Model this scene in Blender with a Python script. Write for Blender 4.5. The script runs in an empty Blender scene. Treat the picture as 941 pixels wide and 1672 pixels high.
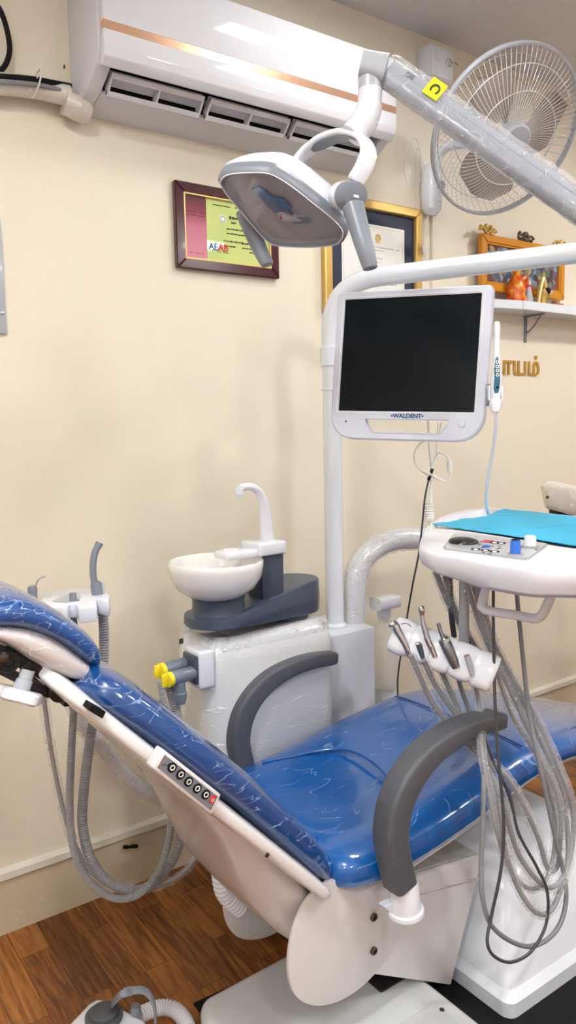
import bpy, bmesh, math, random
from mathutils import Vector, Matrix
random.seed(4)
PI = math.pi
SC = bpy.context.scene
COL = SC.collection

# ------------------------------------------------------------------ camera geometry
F, CX, CY = 1250.0, 470.5, 836.0
U_ = Vector((-230, 11200, 1250)).normalized()
X_ = Vector((1780, 191, -1250)); X_ = (X_ - U_ * X_.dot(U_)).normalized()
Y_ = U_.cross(X_)
CAM = Vector((0, -2.2, 1.45))
RW = Matrix((X_, Y_, U_))            # camera coords -> world coords
RIGHT = RW @ Vector((1, 0, 0)); UPV = RW @ Vector((0, 1, 0)); FWD = RW @ Vector((0, 0, -1))

def ray(px, py): return RW @ Vector((px - CX, -(py - CY), -F))
def pY(px, py, y): d = ray(px, py); return CAM + d * ((y - CAM.y) / d.y)
def pX(px, py, x): d = ray(px, py); return CAM + d * ((x - CAM.x) / d.x)
def pZ(px, py, z): d = ray(px, py); return CAM + d * ((z - CAM.z) / d.z)
def pD(px, py, d): return CAM + ray(px, py) * (d / F)
def pN(px, py, p0, n): d = ray(px, py); return CAM + d * ((p0 - CAM).dot(n) / d.dot(n))
def m_px(n, d): return n * d / F      # n pixels at depth d in metres

# ------------------------------------------------------------------ materials
def new_mat(name):
    m = bpy.data.materials.new(name); m.use_nodes = True
    nt = m.node_tree; b = nt.nodes['Principled BSDF']
    return m, nt, b
def link(nt, a, b): nt.links.new(a, b)
def coords(nt, scale=(1, 1, 1), rot=(0, 0, 0), kind='Object'):
    tc = nt.nodes.new('ShaderNodeTexCoord'); mp = nt.nodes.new('ShaderNodeMapping')
    mp.inputs['Scale'].default_value = scale; mp.inputs['Rotation'].default_value = rot
    link(nt, tc.outputs[kind], mp.inputs['Vector']); return mp.outputs['Vector']
def noise(nt, vec, scale, detail=3, rough=.5, dist=0):
    n = nt.nodes.new('ShaderNodeTexNoise'); n.inputs['Scale'].default_value = scale
    n.inputs['Detail'].default_value = detail; n.inputs['Roughness'].default_value = rough
    n.inputs['Distortion'].default_value = dist
    if vec: link(nt, vec, n.inputs['Vector'])
    return n.outputs['Fac']
def ramp(nt, fac, stops):
    r = nt.nodes.new('ShaderNodeValToRGB'); el = r.color_ramp.elements
    while len(el) < len(stops): el.new(.5)
    for e, (p, c) in zip(el, stops):
        e.position = p; e.color = (c if len(c) == 4 else (*c, 1))
    link(nt, fac, r.inputs['Fac']); return r.outputs['Color']
def bump(nt, h, strength, dist=.01):
    b = nt.nodes.new('ShaderNodeBump'); b.inputs['Strength'].default_value = strength
    b.inputs['Distance'].default_value = dist; link(nt, h, b.inputs['Height']); return b.outputs['Normal']
def mth(nt, op, a, b=None, c=None):
    n = nt.nodes.new('ShaderNodeMath'); n.operation = op
    for i, v in enumerate((a, b, c)):
        if v is None: continue
        if isinstance(v, (int, float)): n.inputs[i].default_value = v
        else: link(nt, v, n.inputs[i])
    return n.outputs[0]
def mixc(nt, fac, a, b, mode='MIX'):
    n = nt.nodes.new('ShaderNodeMix'); n.data_type = 'RGBA'; n.blend_type = mode
    for s, v in ((0, fac), (6, a), (7, b)):
        if isinstance(v, (int, float)): n.inputs[s].default_value = v
        elif isinstance(v, tuple): n.inputs[s].default_value = (*v, 1) if len(v) == 3 else v
        else: link(nt, v, n.inputs[s])
    return n.outputs[2]
def plain(name, col, rough=.4, metal=0, coat=0, bmp=0, bscale=60, var=.0, emit=None, es=1, spec=.5):
    m, nt, b = new_mat(name)
    b.inputs['Base Color'].default_value = (*col, 1); b.inputs['Roughness'].default_value = rough
    b.inputs['Metallic'].default_value = metal; b.inputs['Coat Weight'].default_value = coat
    b.inputs['Coat Roughness'].default_value = .05
    b.inputs['Specular IOR Level'].default_value = spec
    v = coords(nt)
    nf = noise(nt, v, bscale if bmp else 8, 2)
    if var: 
        dk = tuple(c * (1 - var) for c in col)
        link(nt, mixc(nt, nf, dk, col), b.inputs['Base Color'])
    if bmp: link(nt, bump(nt, nf, bmp, .002), b.inputs['Normal'])
    if emit: b.inputs['Emission Color'].default_value = (*emit, 1); b.inputs['Emission Strength'].default_value = es
    return m
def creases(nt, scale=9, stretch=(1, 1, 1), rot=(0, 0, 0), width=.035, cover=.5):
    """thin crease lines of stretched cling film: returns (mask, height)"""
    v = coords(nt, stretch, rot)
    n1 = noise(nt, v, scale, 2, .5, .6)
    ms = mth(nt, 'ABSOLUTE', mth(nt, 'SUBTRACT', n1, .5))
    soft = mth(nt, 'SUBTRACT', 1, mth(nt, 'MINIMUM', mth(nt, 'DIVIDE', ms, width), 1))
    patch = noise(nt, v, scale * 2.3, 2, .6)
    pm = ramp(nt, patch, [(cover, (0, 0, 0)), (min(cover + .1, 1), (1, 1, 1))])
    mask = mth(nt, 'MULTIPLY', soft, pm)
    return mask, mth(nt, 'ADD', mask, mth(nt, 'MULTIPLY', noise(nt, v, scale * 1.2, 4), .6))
def wrapped(name, col, rough=.25, scale=9, stretch=(1, 1, 1), rot=(0, 0, 0), glint=.5, bmp=.35, glintcol=(.75, .82, .92), width=.035, cover=.5, spec=.5):
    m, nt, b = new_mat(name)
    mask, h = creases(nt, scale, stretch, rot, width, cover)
    link(nt, mixc(nt, mth(nt, 'MULTIPLY', mask, glint), col, glintcol), b.inputs['Base Color'])  # pale glints along the film creases, painted into the base colour
    b.inputs['Roughness'].default_value = rough; b.inputs['Coat Weight'].default_value = 1
    b.inputs['Coat Roughness'].default_value = .06; b.inputs['Specular IOR Level'].default_value = spec
    nrm = bump(nt, h, bmp, .006)
    link(nt, nrm, b.inputs['Coat Normal'])
    link(nt, bump(nt, h, bmp * .3, .004), b.inputs['Normal'])
    return m
def film(name, scale=30, op=.13, tint=(.9, .92, .95), stretch=(1, 1, 1)):
    m, nt, b = new_mat(name)
    out = nt.nodes['Material Output']
    mask, h = creases(nt, scale, stretch, width=.02, cover=.42)
    tr = nt.nodes.new('ShaderNodeBsdfTransparent'); mx = nt.nodes.new('ShaderNodeMixShader')
    b.inputs['Base Color'].default_value = (*tint, 1); b.inputs['Roughness'].default_value = .12
    b.inputs['Specular IOR Level'].default_value = .8
    link(nt, bump(nt, h, .6, .004), b.inputs['Normal'])
    lw = nt.nodes.new('ShaderNodeLayerWeight'); lw.inputs['Blend'].default_value = .25
    f = mth(nt, 'ADD', op, mth(nt, 'MULTIPLY', lw.outputs['Facing'], .30))
    f = mth(nt, 'MINIMUM', mth(nt, 'ADD', f, mth(nt, 'MULTIPLY', mask, .5)), .95)
    link(nt, f, mx.inputs[0]); link(nt, tr.outputs[0], mx.inputs[1]); link(nt, b.outputs[0], mx.inputs[2])
    link(nt, mx.outputs[0], out.inputs['Surface'])
    return m

MT = {}
MT['white'] = plain('white gloss plastic', (.75, .78, .85), .22, coat=.3)
MT['ac'] = plain('appliance white', (.70, .72, .77), .07, coat=.6)
MT['acside'] = plain('appliance grey white', (.66, .68, .74), .35)
MT['lav'] = plain('pale monitor plastic', (.60, .64, .75), .3)
MT['enamel'] = plain('white enamel', (.72, .76, .82), .2, coat=.5)
MT['greyp'] = plain('cool grey plastic', (.20, .225, .27), .4)
MT['greyl'] = plain('light grey plastic', (.42, .45, .50), .3, coat=.2)
MT['slate'] = plain('slate grey plastic', (.050, .070, .110), .35, coat=.15)
MT['arm'] = plain('charcoal soft rubber', (.085, .092, .108), .45, bmp=.1, bscale=400)
MT['armr'] = plain('grey hose', (.23, .24, .26), .4)
MT['dark'] = plain('dark grey cord', (.05, .053, .06), .45)
MT['hosegrey'] = plain('corrugated hose grey', (.33, .34, .36), .4)
MT['black'] = plain('black metal', (.012, .012, .013), .35, metal=.3)
MT['blk'] = plain('black rubber', (.006, .006, .007), .6, spec=.2)
MT['chrome'] = plain('chrome', (.62, .63, .65), .13, metal=1)
MT['steel'] = plain('steel', (.30, .32, .35), .3, metal=1)
MT['yellow'] = plain('yellow plastic', (.9, .72, .02), .35)
MT['yel2'] = plain('yellow sticker', (.82, .9, .01), .5)
MT['red'] = plain('red print', (.65, .02, .05), .4)
MT['blueknob'] = plain('blue plastic', (.03, .16, .62), .3)
MT['teal'] = plain('teal plastic', (.01, .12, .19), .3)
MT['navytxt'] = plain('navy print', (.01, .05, .2), .4)
MT['screen'] = plain('black screen', (.006, .009, .012), .15, spec=.12)
MT['ceramic'] = plain('white ceramic', (.82, .81, .78), .08, coat=.8)
MT['gold'] = plain('gold frame', (.60, .40, .12), .35, metal=.6, bmp=.15, bscale=50)
MT['goldl'] = plain('thin gold trim', (.75, .55, .22), .35, metal=.5)
MT['bronze'] = plain('rose gold strip', (.62, .38, .25), .3, metal=.6)
MT['maroon'] = plain('maroon wood', (.055, .006, .012), .2, coat=.4)
MT['orange'] = plain('orange frame', (.62, .25, .01), .4, bmp=.2)
MT['ink'] = plain('ink', (.03, .035, .03), .6)
MT['faint'] = plain('faint ink', (.42, .42, .40), .6)
MT['paper'] = plain('paper', (.78, .79, .77), .5)
MT['cream_pl'] = plain('cream plastic', (.74, .72, .68), .35)
MT['navy'] = plain('navy mat board', (.006, .014, .045), .5)
MT['goldtxt'] = plain('gold letters', (.55, .32, .06), .35, metal=.5)
MT['bolt'] = plain('bolt', (.12, .10, .085), .3, metal=.9)
MT['mint'] = plain('lamp reflector', (.42, .43, .45), .5, spec=.3)
MT['blade'] = plain('fan blade', (.34, .29, .25), .35)
MT['sheet'] = plain('blue sheet', (.02, .42, .68), .55, bmp=.3, bscale=30)
MT['led'] = plain('led digits', (.9, .9, .95), .4, emit=(.9, .93, 1), es=1.5)
MT['shellw'] = plain('shell white', (.76, .75, .77), .18, coat=.5)
MT['shellb'] = plain('shell back', (.60, .56, .56), .25, coat=.4)
MT['plate'] = plain('side plate white', (.66, .64, .64), .3, coat=.2)
MT['basew'] = plain('base cover grey white', (.58, .60, .61), .25, coat=.3)
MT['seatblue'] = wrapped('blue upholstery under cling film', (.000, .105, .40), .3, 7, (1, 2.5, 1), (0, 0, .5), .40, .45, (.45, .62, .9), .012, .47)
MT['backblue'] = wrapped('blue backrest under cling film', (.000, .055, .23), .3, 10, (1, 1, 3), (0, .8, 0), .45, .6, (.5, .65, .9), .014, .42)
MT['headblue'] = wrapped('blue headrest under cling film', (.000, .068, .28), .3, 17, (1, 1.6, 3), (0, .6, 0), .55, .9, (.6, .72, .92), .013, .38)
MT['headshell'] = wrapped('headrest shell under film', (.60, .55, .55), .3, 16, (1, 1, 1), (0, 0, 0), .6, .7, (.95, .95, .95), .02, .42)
MT['dial'] = plain('dark grey dial', (.09, .10, .11), .55)
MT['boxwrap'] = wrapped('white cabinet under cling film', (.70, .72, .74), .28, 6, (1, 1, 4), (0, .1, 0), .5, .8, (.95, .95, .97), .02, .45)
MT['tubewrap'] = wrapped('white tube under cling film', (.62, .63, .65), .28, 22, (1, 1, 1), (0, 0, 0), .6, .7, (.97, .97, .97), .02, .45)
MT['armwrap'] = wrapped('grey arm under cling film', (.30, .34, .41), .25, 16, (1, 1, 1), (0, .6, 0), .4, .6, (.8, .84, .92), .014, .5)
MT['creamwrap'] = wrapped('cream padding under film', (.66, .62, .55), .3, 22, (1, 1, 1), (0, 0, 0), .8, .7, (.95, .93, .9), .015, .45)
MT['film'] = film('clear film')
MT['filmthin'] = film('thin clear film', 40, .10)

def tex_bottle():
    m, nt, b = new_mat('milky bottle plastic')
    b.inputs['Base Color'].default_value = (.85, .84, .80, 1); b.inputs['Roughness'].default_value = .15
    out = nt.nodes['Material Output']; tr = nt.nodes.new('ShaderNodeBsdfTransparent'); mx = nt.nodes.new('ShaderNodeMixShader')
    lw = nt.nodes.new('ShaderNodeLayerWeight'); lw.inputs['Blend'].default_value = .4
    link(nt, mth(nt, 'ADD', mth(nt, 'MULTIPLY', lw.outputs['Facing'], .5), .3), mx.inputs[0])
    link(nt, tr.outputs[0], mx.inputs[1]); link(nt, b.outputs[0], mx.inputs[2]); link(nt, mx.outputs[0], out.inputs['Surface'])
    return m
MT['bottle'] = tex_bottle()
def tex_glass():
    m, nt, b = new_mat('lamp cover glass')
    out = nt.nodes['Material Output']; tr = nt.nodes.new('ShaderNodeBsdfTransparent'); gl = nt.nodes.new('ShaderNodeBsdfGlossy')
    gl.inputs['Roughness'].default_value = .02; mx = nt.nodes.new('ShaderNodeMixShader')
    lw = nt.nodes.new('ShaderNodeLayerWeight'); lw.inputs['Blend'].default_value = .2
    link(nt, mth(nt, 'ADD', mth(nt, 'MULTIPLY', lw.outputs['Fresnel'], .15), .05), mx.inputs[0])
    link(nt, tr.outputs[0], mx.inputs[1]); link(nt, gl.outputs[0], mx.inputs[2]); link(nt, mx.outputs[0], out.inputs['Surface'])
    return m
MT['glass'] = tex_glass()
def tex_wall():
    m, nt, b = new_mat('cream painted wall')
    v = coords(nt)
    n1 = noise(nt, v, 1.3, 3); n2 = noise(nt, v, 90, 3)
    c = mixc(nt, n1, (.76, .70, .565), (.80, .74, .605))
    link(nt, c, b.inputs['Base Color']); b.inputs['Roughness'].default_value = .42
    link(nt, bump(nt, n2, .04, .002), b.inputs['Normal'])
    return m
MT['wall'] = tex_wall()
MT['wallp'] = plain('plain cream wall', (.80, .78, .74), .7)
MT['ceil'] = plain('ceiling paint', (.66, .66, .68), .7)
def tex_skirt():
    m, nt, b = new_mat('painted skirting with scuffs')
    v = coords(nt, (1, 1, 3))
    n1 = noise(nt, v, 5, 4); n2 = noise(nt, v, 26, 4, .6, 1)
    c = mixc(nt, n1, (.58, .49, .34), (.66, .58, .43))
    c = mixc(nt, ramp(nt, n2, [(.60, (0, 0, 0)), (.72, (.5, .5, .5))]), c, (.75, .72, .64))
    link(nt, c, b.inputs['Base Color']); b.inputs['Roughness'].default_value = .45
    return m
MT['skirt'] = tex_skirt()
MT['ledge'] = plain('pale ledge', (.74, .71, .62), .5, var=.12)
def tex_floor():
    m, nt, b = new_mat('brown wood strip floor')
    tc = nt.nodes.new('ShaderNodeTexCoord'); sp = nt.nodes.new('ShaderNodeSeparateXYZ'); cb = nt.nodes.new('ShaderNodeCombineXYZ')
    link(nt, tc.outputs['Object'], sp.inputs[0]); link(nt, sp.outputs[1], cb.inputs[0]); link(nt, sp.outputs[0], cb.inputs[1])
    br = nt.nodes.new('ShaderNodeTexBrick'); link(nt, cb.outputs[0], br.inputs['Vector'])
    br.inputs['Color1'].default_value = (0, 0, 0, 1); br.inputs['Color2'].default_value = (1, 1, 1, 1)
    br.inputs['Mortar'].default_value = (.3, .3, .3, 1); br.inputs['Scale'].default_value = 1
    br.inputs['Brick Width'].default_value = .40; br.inputs['Row Height'].default_value = .085
    br.inputs['Mortar Size'].default_value = .0008; br.offset = .37; br.offset_frequency = 2
    mp = nt.nodes.new('ShaderNodeMapping'); link(nt, cb.outputs[0], mp.inputs[0]); mp.inputs['Scale'].default_value = (1.2, 14, 1)
    off = nt.nodes.new('ShaderNodeVectorMath'); off.operation = 'MULTIPLY_ADD'
    link(nt, br.outputs['Color'], off.inputs[0]); off.inputs[1].default_value = (5, 9, 3); link(nt, mp.outputs[0], off.inputs[2])
    g1 = noise(nt, off.outputs[0], 2.2, 5, .62, 1.8); g2 = noise(nt, off.outputs[0], 12, 3, .6, .5)
    g = mth(nt, 'ADD', mth(nt, 'MULTIPLY', g1, .75), mth(nt, 'MULTIPLY', g2, .25))
    g = mth(nt, 'ADD', mth(nt, 'MULTIPLY', br.outputs['Color'], .20), mth(nt, 'SUBTRACT', g, .10))
    c = ramp(nt, g, [(.28, (.05, .014, .003)), (.43, (.17, .055, .011)), (.58, (.34, .125, .026)), (.78, (.50, .215, .055))])
    link(nt, mixc(nt, br.outputs['Fac'], c, (.035, .012, .004)), b.inputs['Base Color'])
    b.inputs['Roughness'].default_value = .33
    return m
MT['floor'] = tex_floor()
def tex_pic():
    m, nt, b = new_mat('painted crowd picture')
    v = coords(nt, (1, 1, 1))
    vo = nt.nodes.new('ShaderNodeTexVoronoi'); vo.inputs['Scale'].default_value = 42; link(nt, v, vo.inputs['Vector'])
    hs = nt.nodes.new('ShaderNodeSeparateColor'); link(nt, vo.outputs['Color'], hs.inputs[0])
    c = ramp(nt, hs.outputs[0], [(0, (.02, .03, .04)), (.2, (.28, .06, .05)), (.38, (.08, .15, .30)), (.52, (.60, .40, .08)), (.68, (.10, .22, .10)), (.82, (.35, .5, .65)), (.95, (.05, .03, .03))])
    n = noise(nt, v, 9, 2)
    link(nt, mixc(nt, mth(nt, 'MULTIPLY', n, .5), c, (.1, .08, .12)), b.inputs['Base Color']); b.inputs['Roughness'].default_value = .3
    return m
MT['pic'] = tex_pic()
def tex_robe():
    m, nt, b = new_mat('orange red glaze')
    c = ramp(nt, noise(nt, coords(nt), 30, 3), [(.35, (.55, .03, .01)), (.5, (.75, .16, .01)), (.65, (.85, .45, .05))])
    link(nt, c, b.inputs['Base Color']); b.inputs['Roughness'].default_value = .3; return m
MT['robe'] = tex_robe()
def tex_green():
    m, nt, b = new_mat('certificate green paper')
    c = ramp(nt, noise(nt, coords(nt), 4, 2), [(.35, (.42, .56, .14)), (.65, (.60, .66, .22))])
    link(nt, c, b.inputs['Base Color']); b.inputs['Roughness'].default_value = .35; b.inputs['Coat Weight'].default_value = .4; return m
MT['green'] = tex_green()
def tex_pink():
    m, nt, b = new_mat('certificate pink strip')
    tc = nt.nodes.new('ShaderNodeTexCoord'); sp = nt.nodes.new('ShaderNodeSeparateXYZ'); link(nt, tc.outputs['Generated'], sp.inputs[0])
    c = ramp(nt, sp.outputs[2], [(0, (.62, .22, .30)), (.5, (.52, .16, .24)), (.75, (.25, .03, .06)), (1, (.05, .01, .015))])
    link(nt, c, b.inputs['Base Color']); b.inputs['Roughness'].default_value = .35; return m
MT['pink'] = tex_pink()
def tex_linkbox():
    m, nt, b = new_mat('dusty top grey')
    c = ramp(nt, noise(nt, coords(nt, (1, 1, 1)), 24, 5, .6, 1), [(.3, (.30, .30, .28)), (.6, (.42, .42, .40)), (.75, (.55, .54, .52))])
    link(nt, c, b.inputs['Base Color']); b.inputs['Roughness'].default_value = .35; return m
MT['dusty'] = tex_linkbox()

# ------------------------------------------------------------------ mesh helpers
class G:
    """collects shapes into one mesh"""
    def __init__(s): s.v = []; s.f = []
    def add(s, vs, fs):
        o = len(s.v); s.v += [Vector(v) for v in vs]; s.f += [[i + o for i in f] for f in fs]; return s
    def bm(s, b, M=None):
        b.verts.ensure_lookup_table(); b.verts.index_update()
        s.add([(M @ v.co if M else v.co.copy()) for v in b.verts], [[v.index for v in f.verts] for f in b.faces]); b.free(); return s
    def box(s, c, size, bev=0, seg=2, R=None):
        b = bmesh.new(); bmesh.ops.create_cube(b, size=1)
        for v in b.verts: v.co = Vector((v.co.x * size[0], v.co.y * size[1], v.co.z * size[2]))
        if bev: bmesh.ops.bevel(b, geom=list(b.edges), offset=min(bev, min(size) * .49), segments=seg, profile=.5, affect='EDGES')
        M = Matrix.Translation(Vector(c))
        if R: M = M @ R.to_4x4()
        return s.bm(b, M)
    def span(s, a, b, bev=0, seg=2):
        c = [(a[i] + b[i]) / 2 for i in range(3)]; return s.box(c, [abs(b[i] - a[i]) for i in range(3)], bev, seg)
    def rings(s, rs, cap=True, closed=True):
        n = len(rs[0]); vs = [p for r in rs for p in r]; fs = []
        for i in range(len(rs) - 1):
            for j in range(n if closed else n - 1):
                k = (j + 1) % n; fs.append([i * n + j, i * n + k, (i + 1) * n + k, (i + 1) * n + j])
        if cap:
            fs.append(list(range(n))[::-1]); fs.append([(len(rs) - 1) * n + j for j in range(n)])
        return s.add(vs, fs)
    def prism(s, poly, vec, bev=0, seg=2, edges='all'):
        b = bmesh.new(); vec = Vector(vec); n = len(poly)
        a = [b.verts.new(Vector(p)) for p in poly]; c = [b.verts.new(Vector(p) + vec) for p in poly]
        b.faces.new(a[::-1]); b.faces.new(c)
        for i in range(n): b.faces.new([a[i], a[(i + 1) % n], c[(i + 1) % n], c[i]])
        bmesh.ops.recalc_face_normals(b, faces=list(b.faces))
        if bev:
            es = list(b.edges) if edges == 'all' else [e for e in b.edges if not ((e.verts[0] in a) ^ (e.verts[1] in a))]
            bmesh.ops.bevel(b, geom=es, offset=bev, segments=seg, profile=.5, affect='EDGES')
        return s.bm(b)
    def tube(s, pts, r, n=12, cap=True, ref=None, flat=None, expo=2):
        """sweep; r number or list; flat=(a,b) half sizes with superellipse exponent expo, ref = direction of the first half size"""
        P = [Vector(p) for p in pts]; m = len(P); rs = []
        T = [(P[min(i + 1, m - 1)] - P[max(i - 1, 0)]).normalized() for i in range(m)]
        N = Vector(ref) if ref is not None else Vector((0, 0, 1))
        if ref is None and abs(T[0].dot(N)) > .9: N = Vector((1, 0, 0))
        for i in range(m):
            if ref is not None: N = Vector(ref)
            N = (N - T[i] * N.dot(T[i])).normalized(); B = T[i].cross(N)
            R_ = r[i] if isinstance(r, (list, tuple)) else r
            ring = []
            for j in range(n):
                a = 2 * PI * j / n; c, d = math.cos(a), math.sin(a)
                if flat:
                    fa, fb = flat[i] if isinstance(flat[0], (list, tuple)) else flat
                    e = 2 / expo; x = fa * math.copysign(abs(c) ** e, c); y = fb * math.copysign(abs(d) ** e, d)
                else: x, y = R_ * c, R_ * d
                ring.append(P[i] + N * x + B * y)
            rs.append(ring)
        return s.rings(rs, cap)
    def lathe(s, prof, o, ax=(0, 0, 1), n=32, cap=True):
        o = Vector(o); A = Vector(ax).normalized(); N = A.orthogonal().normalized(); B = A.cross(N)
        return s.rings([[o + A * h + (N * math.cos(2 * PI * j / n) + B * math.sin(2 * PI * j / n)) * max(r, 1e-4) for j in range(n)] for r, h in prof], cap)
    def ball(s, c, r, n=16, R=None):
        r = (r, r, r) if isinstance(r, (int, float)) else r
        b = bmesh.new(); bmesh.ops.create_uvsphere(b, u_segments=n, v_segments=max(6, n // 2), radius=1)
        M = Matrix.Translation(Vector(c)) @ (R.to_4x4() if R else Matrix.Identity(4)) @ Matrix.Diagonal((*r, 1))
        return s.bm(b, M)
    def ringt(s, c, ax, R, r, n=64, k=8):
        c = Vector(c); A = Vector(ax).normalized(); N = A.orthogonal().normalized(); B = A.cross(N); rs = []
        vs = []; fs = []
        for i in range(n):
            a = 2 * PI * i / n; d = N * math.cos(a) + B * math.sin(a)
            for j in range(k):
                t = 2 * PI * j / k; vs.append(c + d * (R + r * math.cos(t)) + A * r * math.sin(t))
        for i in range(n):
            for j in range(k): fs.append([i * k + j, i * k + (j + 1) % k, ((i + 1) % n) * k + (j + 1) % k, ((i + 1) % n) * k + j])
        return s.add(vs, fs)

def wloc(o):
    p = Vector((0, 0, 0))
    while o: p += o.location; o = o.parent
    return p
def obj(name, g, mat, parent=None, origin=None, ang=38, sub=0, label=None):
    me = bpy.data.meshes.new(name); off = wloc(parent) if parent else Vector((0, 0, 0))
    if parent is None and origin is not None: off = Vector(origin)
    me.from_pydata([v - off for v in g.v], [], g.f); me.validate(); me.update()
    b = bmesh.new(); b.from_mesh(me); bmesh.ops.recalc_face_normals(b, faces=list(b.faces)); b.to_mesh(me); b.free()
    me.polygons.foreach_set('use_smooth', [True] * len(me.polygons)); me.set_sharp_from_angle(angle=math.radians(ang))
    me.materials.append(MT[mat] if isinstance(mat, str) else mat)
    o = bpy.data.objects.new(name, me); COL.objects.link(o)
    if parent: o.parent = parent
    elif origin is not None: o.location = off
    if sub:
        md = o.modifiers.new('smooth', 'SUBSURF'); md.levels = md.render_levels = sub
    if label: o['label'] = label
    return o
def thing(name, label, cat, loc=(0, 0, 0), group=None):
    o = bpy.data.objects.new(name, None); o.empty_display_size = .05; COL.objects.link(o); o.location = loc
    return tag(o, label, cat, group)
def tag(o, label, cat, group=None):
    o['label'] = label; o['category'] = cat
    if group: o['group'] = group
    return o
def struct(name, g, mat):
    o = obj(name, g, mat); o['kind'] = 'structure'; return o
def smooth(pts, k=8):
    """Catmull-Rom through points; points may be Vectors"""
    P = [Vector(p) for p in pts]; P = [P[0] * 2 - P[1]] + P + [P[-1] * 2 - P[-2]]; out = []
    for i in range(1, len(P) - 2):
        p0, p1, p2, p3 = P[i - 1:i + 3]
        for j in range(k):
            t = j / k
            out.append(.5 * ((2 * p1) + (p2 - p0) * t + (2 * p0 - 5 * p1 + 4 * p2 - p3) * t * t + (3 * p1 - p0 - 3 * p2 + p3) * t ** 3))
    out.append(P[-2]); return out
def resample(pts, step):
    out = [pts[0]]; acc = 0
    for a, b in zip(pts, pts[1:]):
        L = (b - a).length; d = step - acc
        while d <= L and L > 0:
            out.append(a.lerp(b, d / L)); d += step
        acc = (acc + L) % step if L > 0 else acc
    return out
def corrug(g, pts, r, pitch=.0065, amp=.0013, n=12):
    P = resample(smooth(pts, 24), pitch / 4)
    rr = [r + amp * (1, .5, -1, .5)[i % 4] for i in range(len(P))]
    return g.tube(P, rr, n)
def text(name, s, size, loc, xdir, updir, mat, parent=None, ext=.0004, align='CENTER', bold=0):
    cu = bpy.data.curves.new(name, 'FONT'); cu.body = s; cu.size = size; cu.extrude = ext; cu.align_x = align; cu.align_y = 'CENTER'; cu.offset = bold
    cu.materials.append(MT[mat]); o = bpy.data.objects.new(name, cu); COL.objects.link(o)
    x = Vector(xdir).normalized(); u = Vector(updir); u = (u - x * u.dot(x)).normalized(); z = x.cross(u)
    R = Matrix((x, u, z)).transposed()
    off = wloc(parent) if parent else Vector((0, 0, 0))
    bpy.context.view_layer.update()
    me = bpy.data.meshes.new_from_object(o); bpy.data.objects.remove(o)
    me.transform(Matrix.Translation(Vector(loc) - off) @ R.to_4x4())
    if not me.materials: me.materials.append(MT[mat])
    o = bpy.data.objects.new(name, me); COL.objects.link(o)
    if parent: o.parent = parent
    return o

# ------------------------------------------------------------------ room
X0, X1, Y0, H = -1.8, 5.2, -4.8, 2.91
struct('floor', G().span((X0, Y0, -.06), (X1, 0.1, 0)), 'floor')
struct('ceiling', G().span((X0, Y0, H), (X1, .1, H + .08)), 'ceil')
struct('wall_back', G().span((X0, 0, 0), (X1, .1, H)), 'wall')
struct('wall_left', G().span((X0 - .1, Y0, 0), (X0, .1, H)), 'wallp')
struct('wall_right', G().span((X1, Y0, 0), (X1 + .1, .1, H)), 'wallp')
struct('wall_front', G().span((X0, Y0 - .1, 0), (X1, Y0, H)), 'wallp')
g = G().prism([(X0, -.014, 0), (X0, -.012, .165), (X0, 0, .165), (X0, 0, 0)], (X1 - X0, 0, 0))
struct('baseboard_back', g, 'skirt')
g = G().prism([(X0, -.018, .163), (X0, -.022, .168), (X0, -.020, .187), (X0, -.008, .194), (X0, 0, .194), (X0, 0, .163)], (X1 - X0, 0, 0))
struct('trim_1', g, 'ledge')

def panel_light(x, y, sx=.27, sy=.24, e=11):
    t = thing('ceiling_light', 'square white panel light on the ceiling above the chair', 'light', (x, y, H), 'ceiling panel lights')
    h = .02
    g = G()
    for a in (-1, 1):
        g.box((x + a * (sx / 2 + .012), y, H - h / 2), (.024, sy + .048, h), .002)
        g.box((x, y + a * (sy / 2 + .012), H - h / 2), (sx, .024, h), .002)
    obj('frame', g, 'white', t)
    o = obj('diffuser', G().box((x, y, H - .010), (sx, sy, .008)), MT['lamp'], t)
    return t
MT['lamp'] = plain('lit diffuser', (1, 1, 1), .5, emit=(1, .985, .96), es=68)
p0 = panel_light(1.61, -.74)
MT['lamp2'] = plain('dimmer lit diffuser', (1, 1, 1), .5, emit=(1, .985, .96), es=19)
for ch in p0.children:
    if ch.name.startswith('diffuser'): ch.data = ch.data.copy(); keep = ch.data.copy(); ch.data.materials[0] = MT['lamp2']
for x, y in ((-.1, -1.5), (3.3, -1.3), (1.5, -2.6), (.0, -3.4), (3.1, -3.3), (-1.3, -2.6)):
    c = p0.copy(); COL.objects.link(c); c.location = (x, y, H)
    for ch in p0.children:
        d = ch.copy(); COL.objects.link(d); d.parent = c
        if ch.name.startswith('diffuser'): d.data = keep

# ------------------------------------------------------------------ air conditioner
AX0, AX1 = .830, 1.875
t = thing('air_conditioner', 'white wall-mounted split air conditioner with a rose gold strip, high on the wall', 'air conditioner', ((AX0 + AX1) / 2, 0, 2.345))
def acprof(x, notch=False):
    p = [(x, 0, 2.67), (x, -.17, 2.67), (x, -.198, 2.655), (x, -.205, 2.60), (x, -.208, 2.50), (x, -.204, 2.43), (x, -.19, 2.405)]
    p += [(x, -.178, 2.46), (x, -.09, 2.44), (x, -.118, 2.366)] if notch else [(x, -.118, 2.366)]
    return p + [(x, -.03, 2.344), (x, 0, 2.342)]
OX0, OX1 = AX0 + .045, AX1 - .035
g = G().prism(acprof(OX0, True), (OX1 - OX0, 0, 0))
g.prism(acprof(AX0 + .004), (OX0 - AX0 - .004, 0, 0), .004, 2); g.prism(acprof(OX1), (AX1 - OX1, 0, 0), .006, 3)
obj('body', g, 'acside', t, ang=30)
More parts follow.
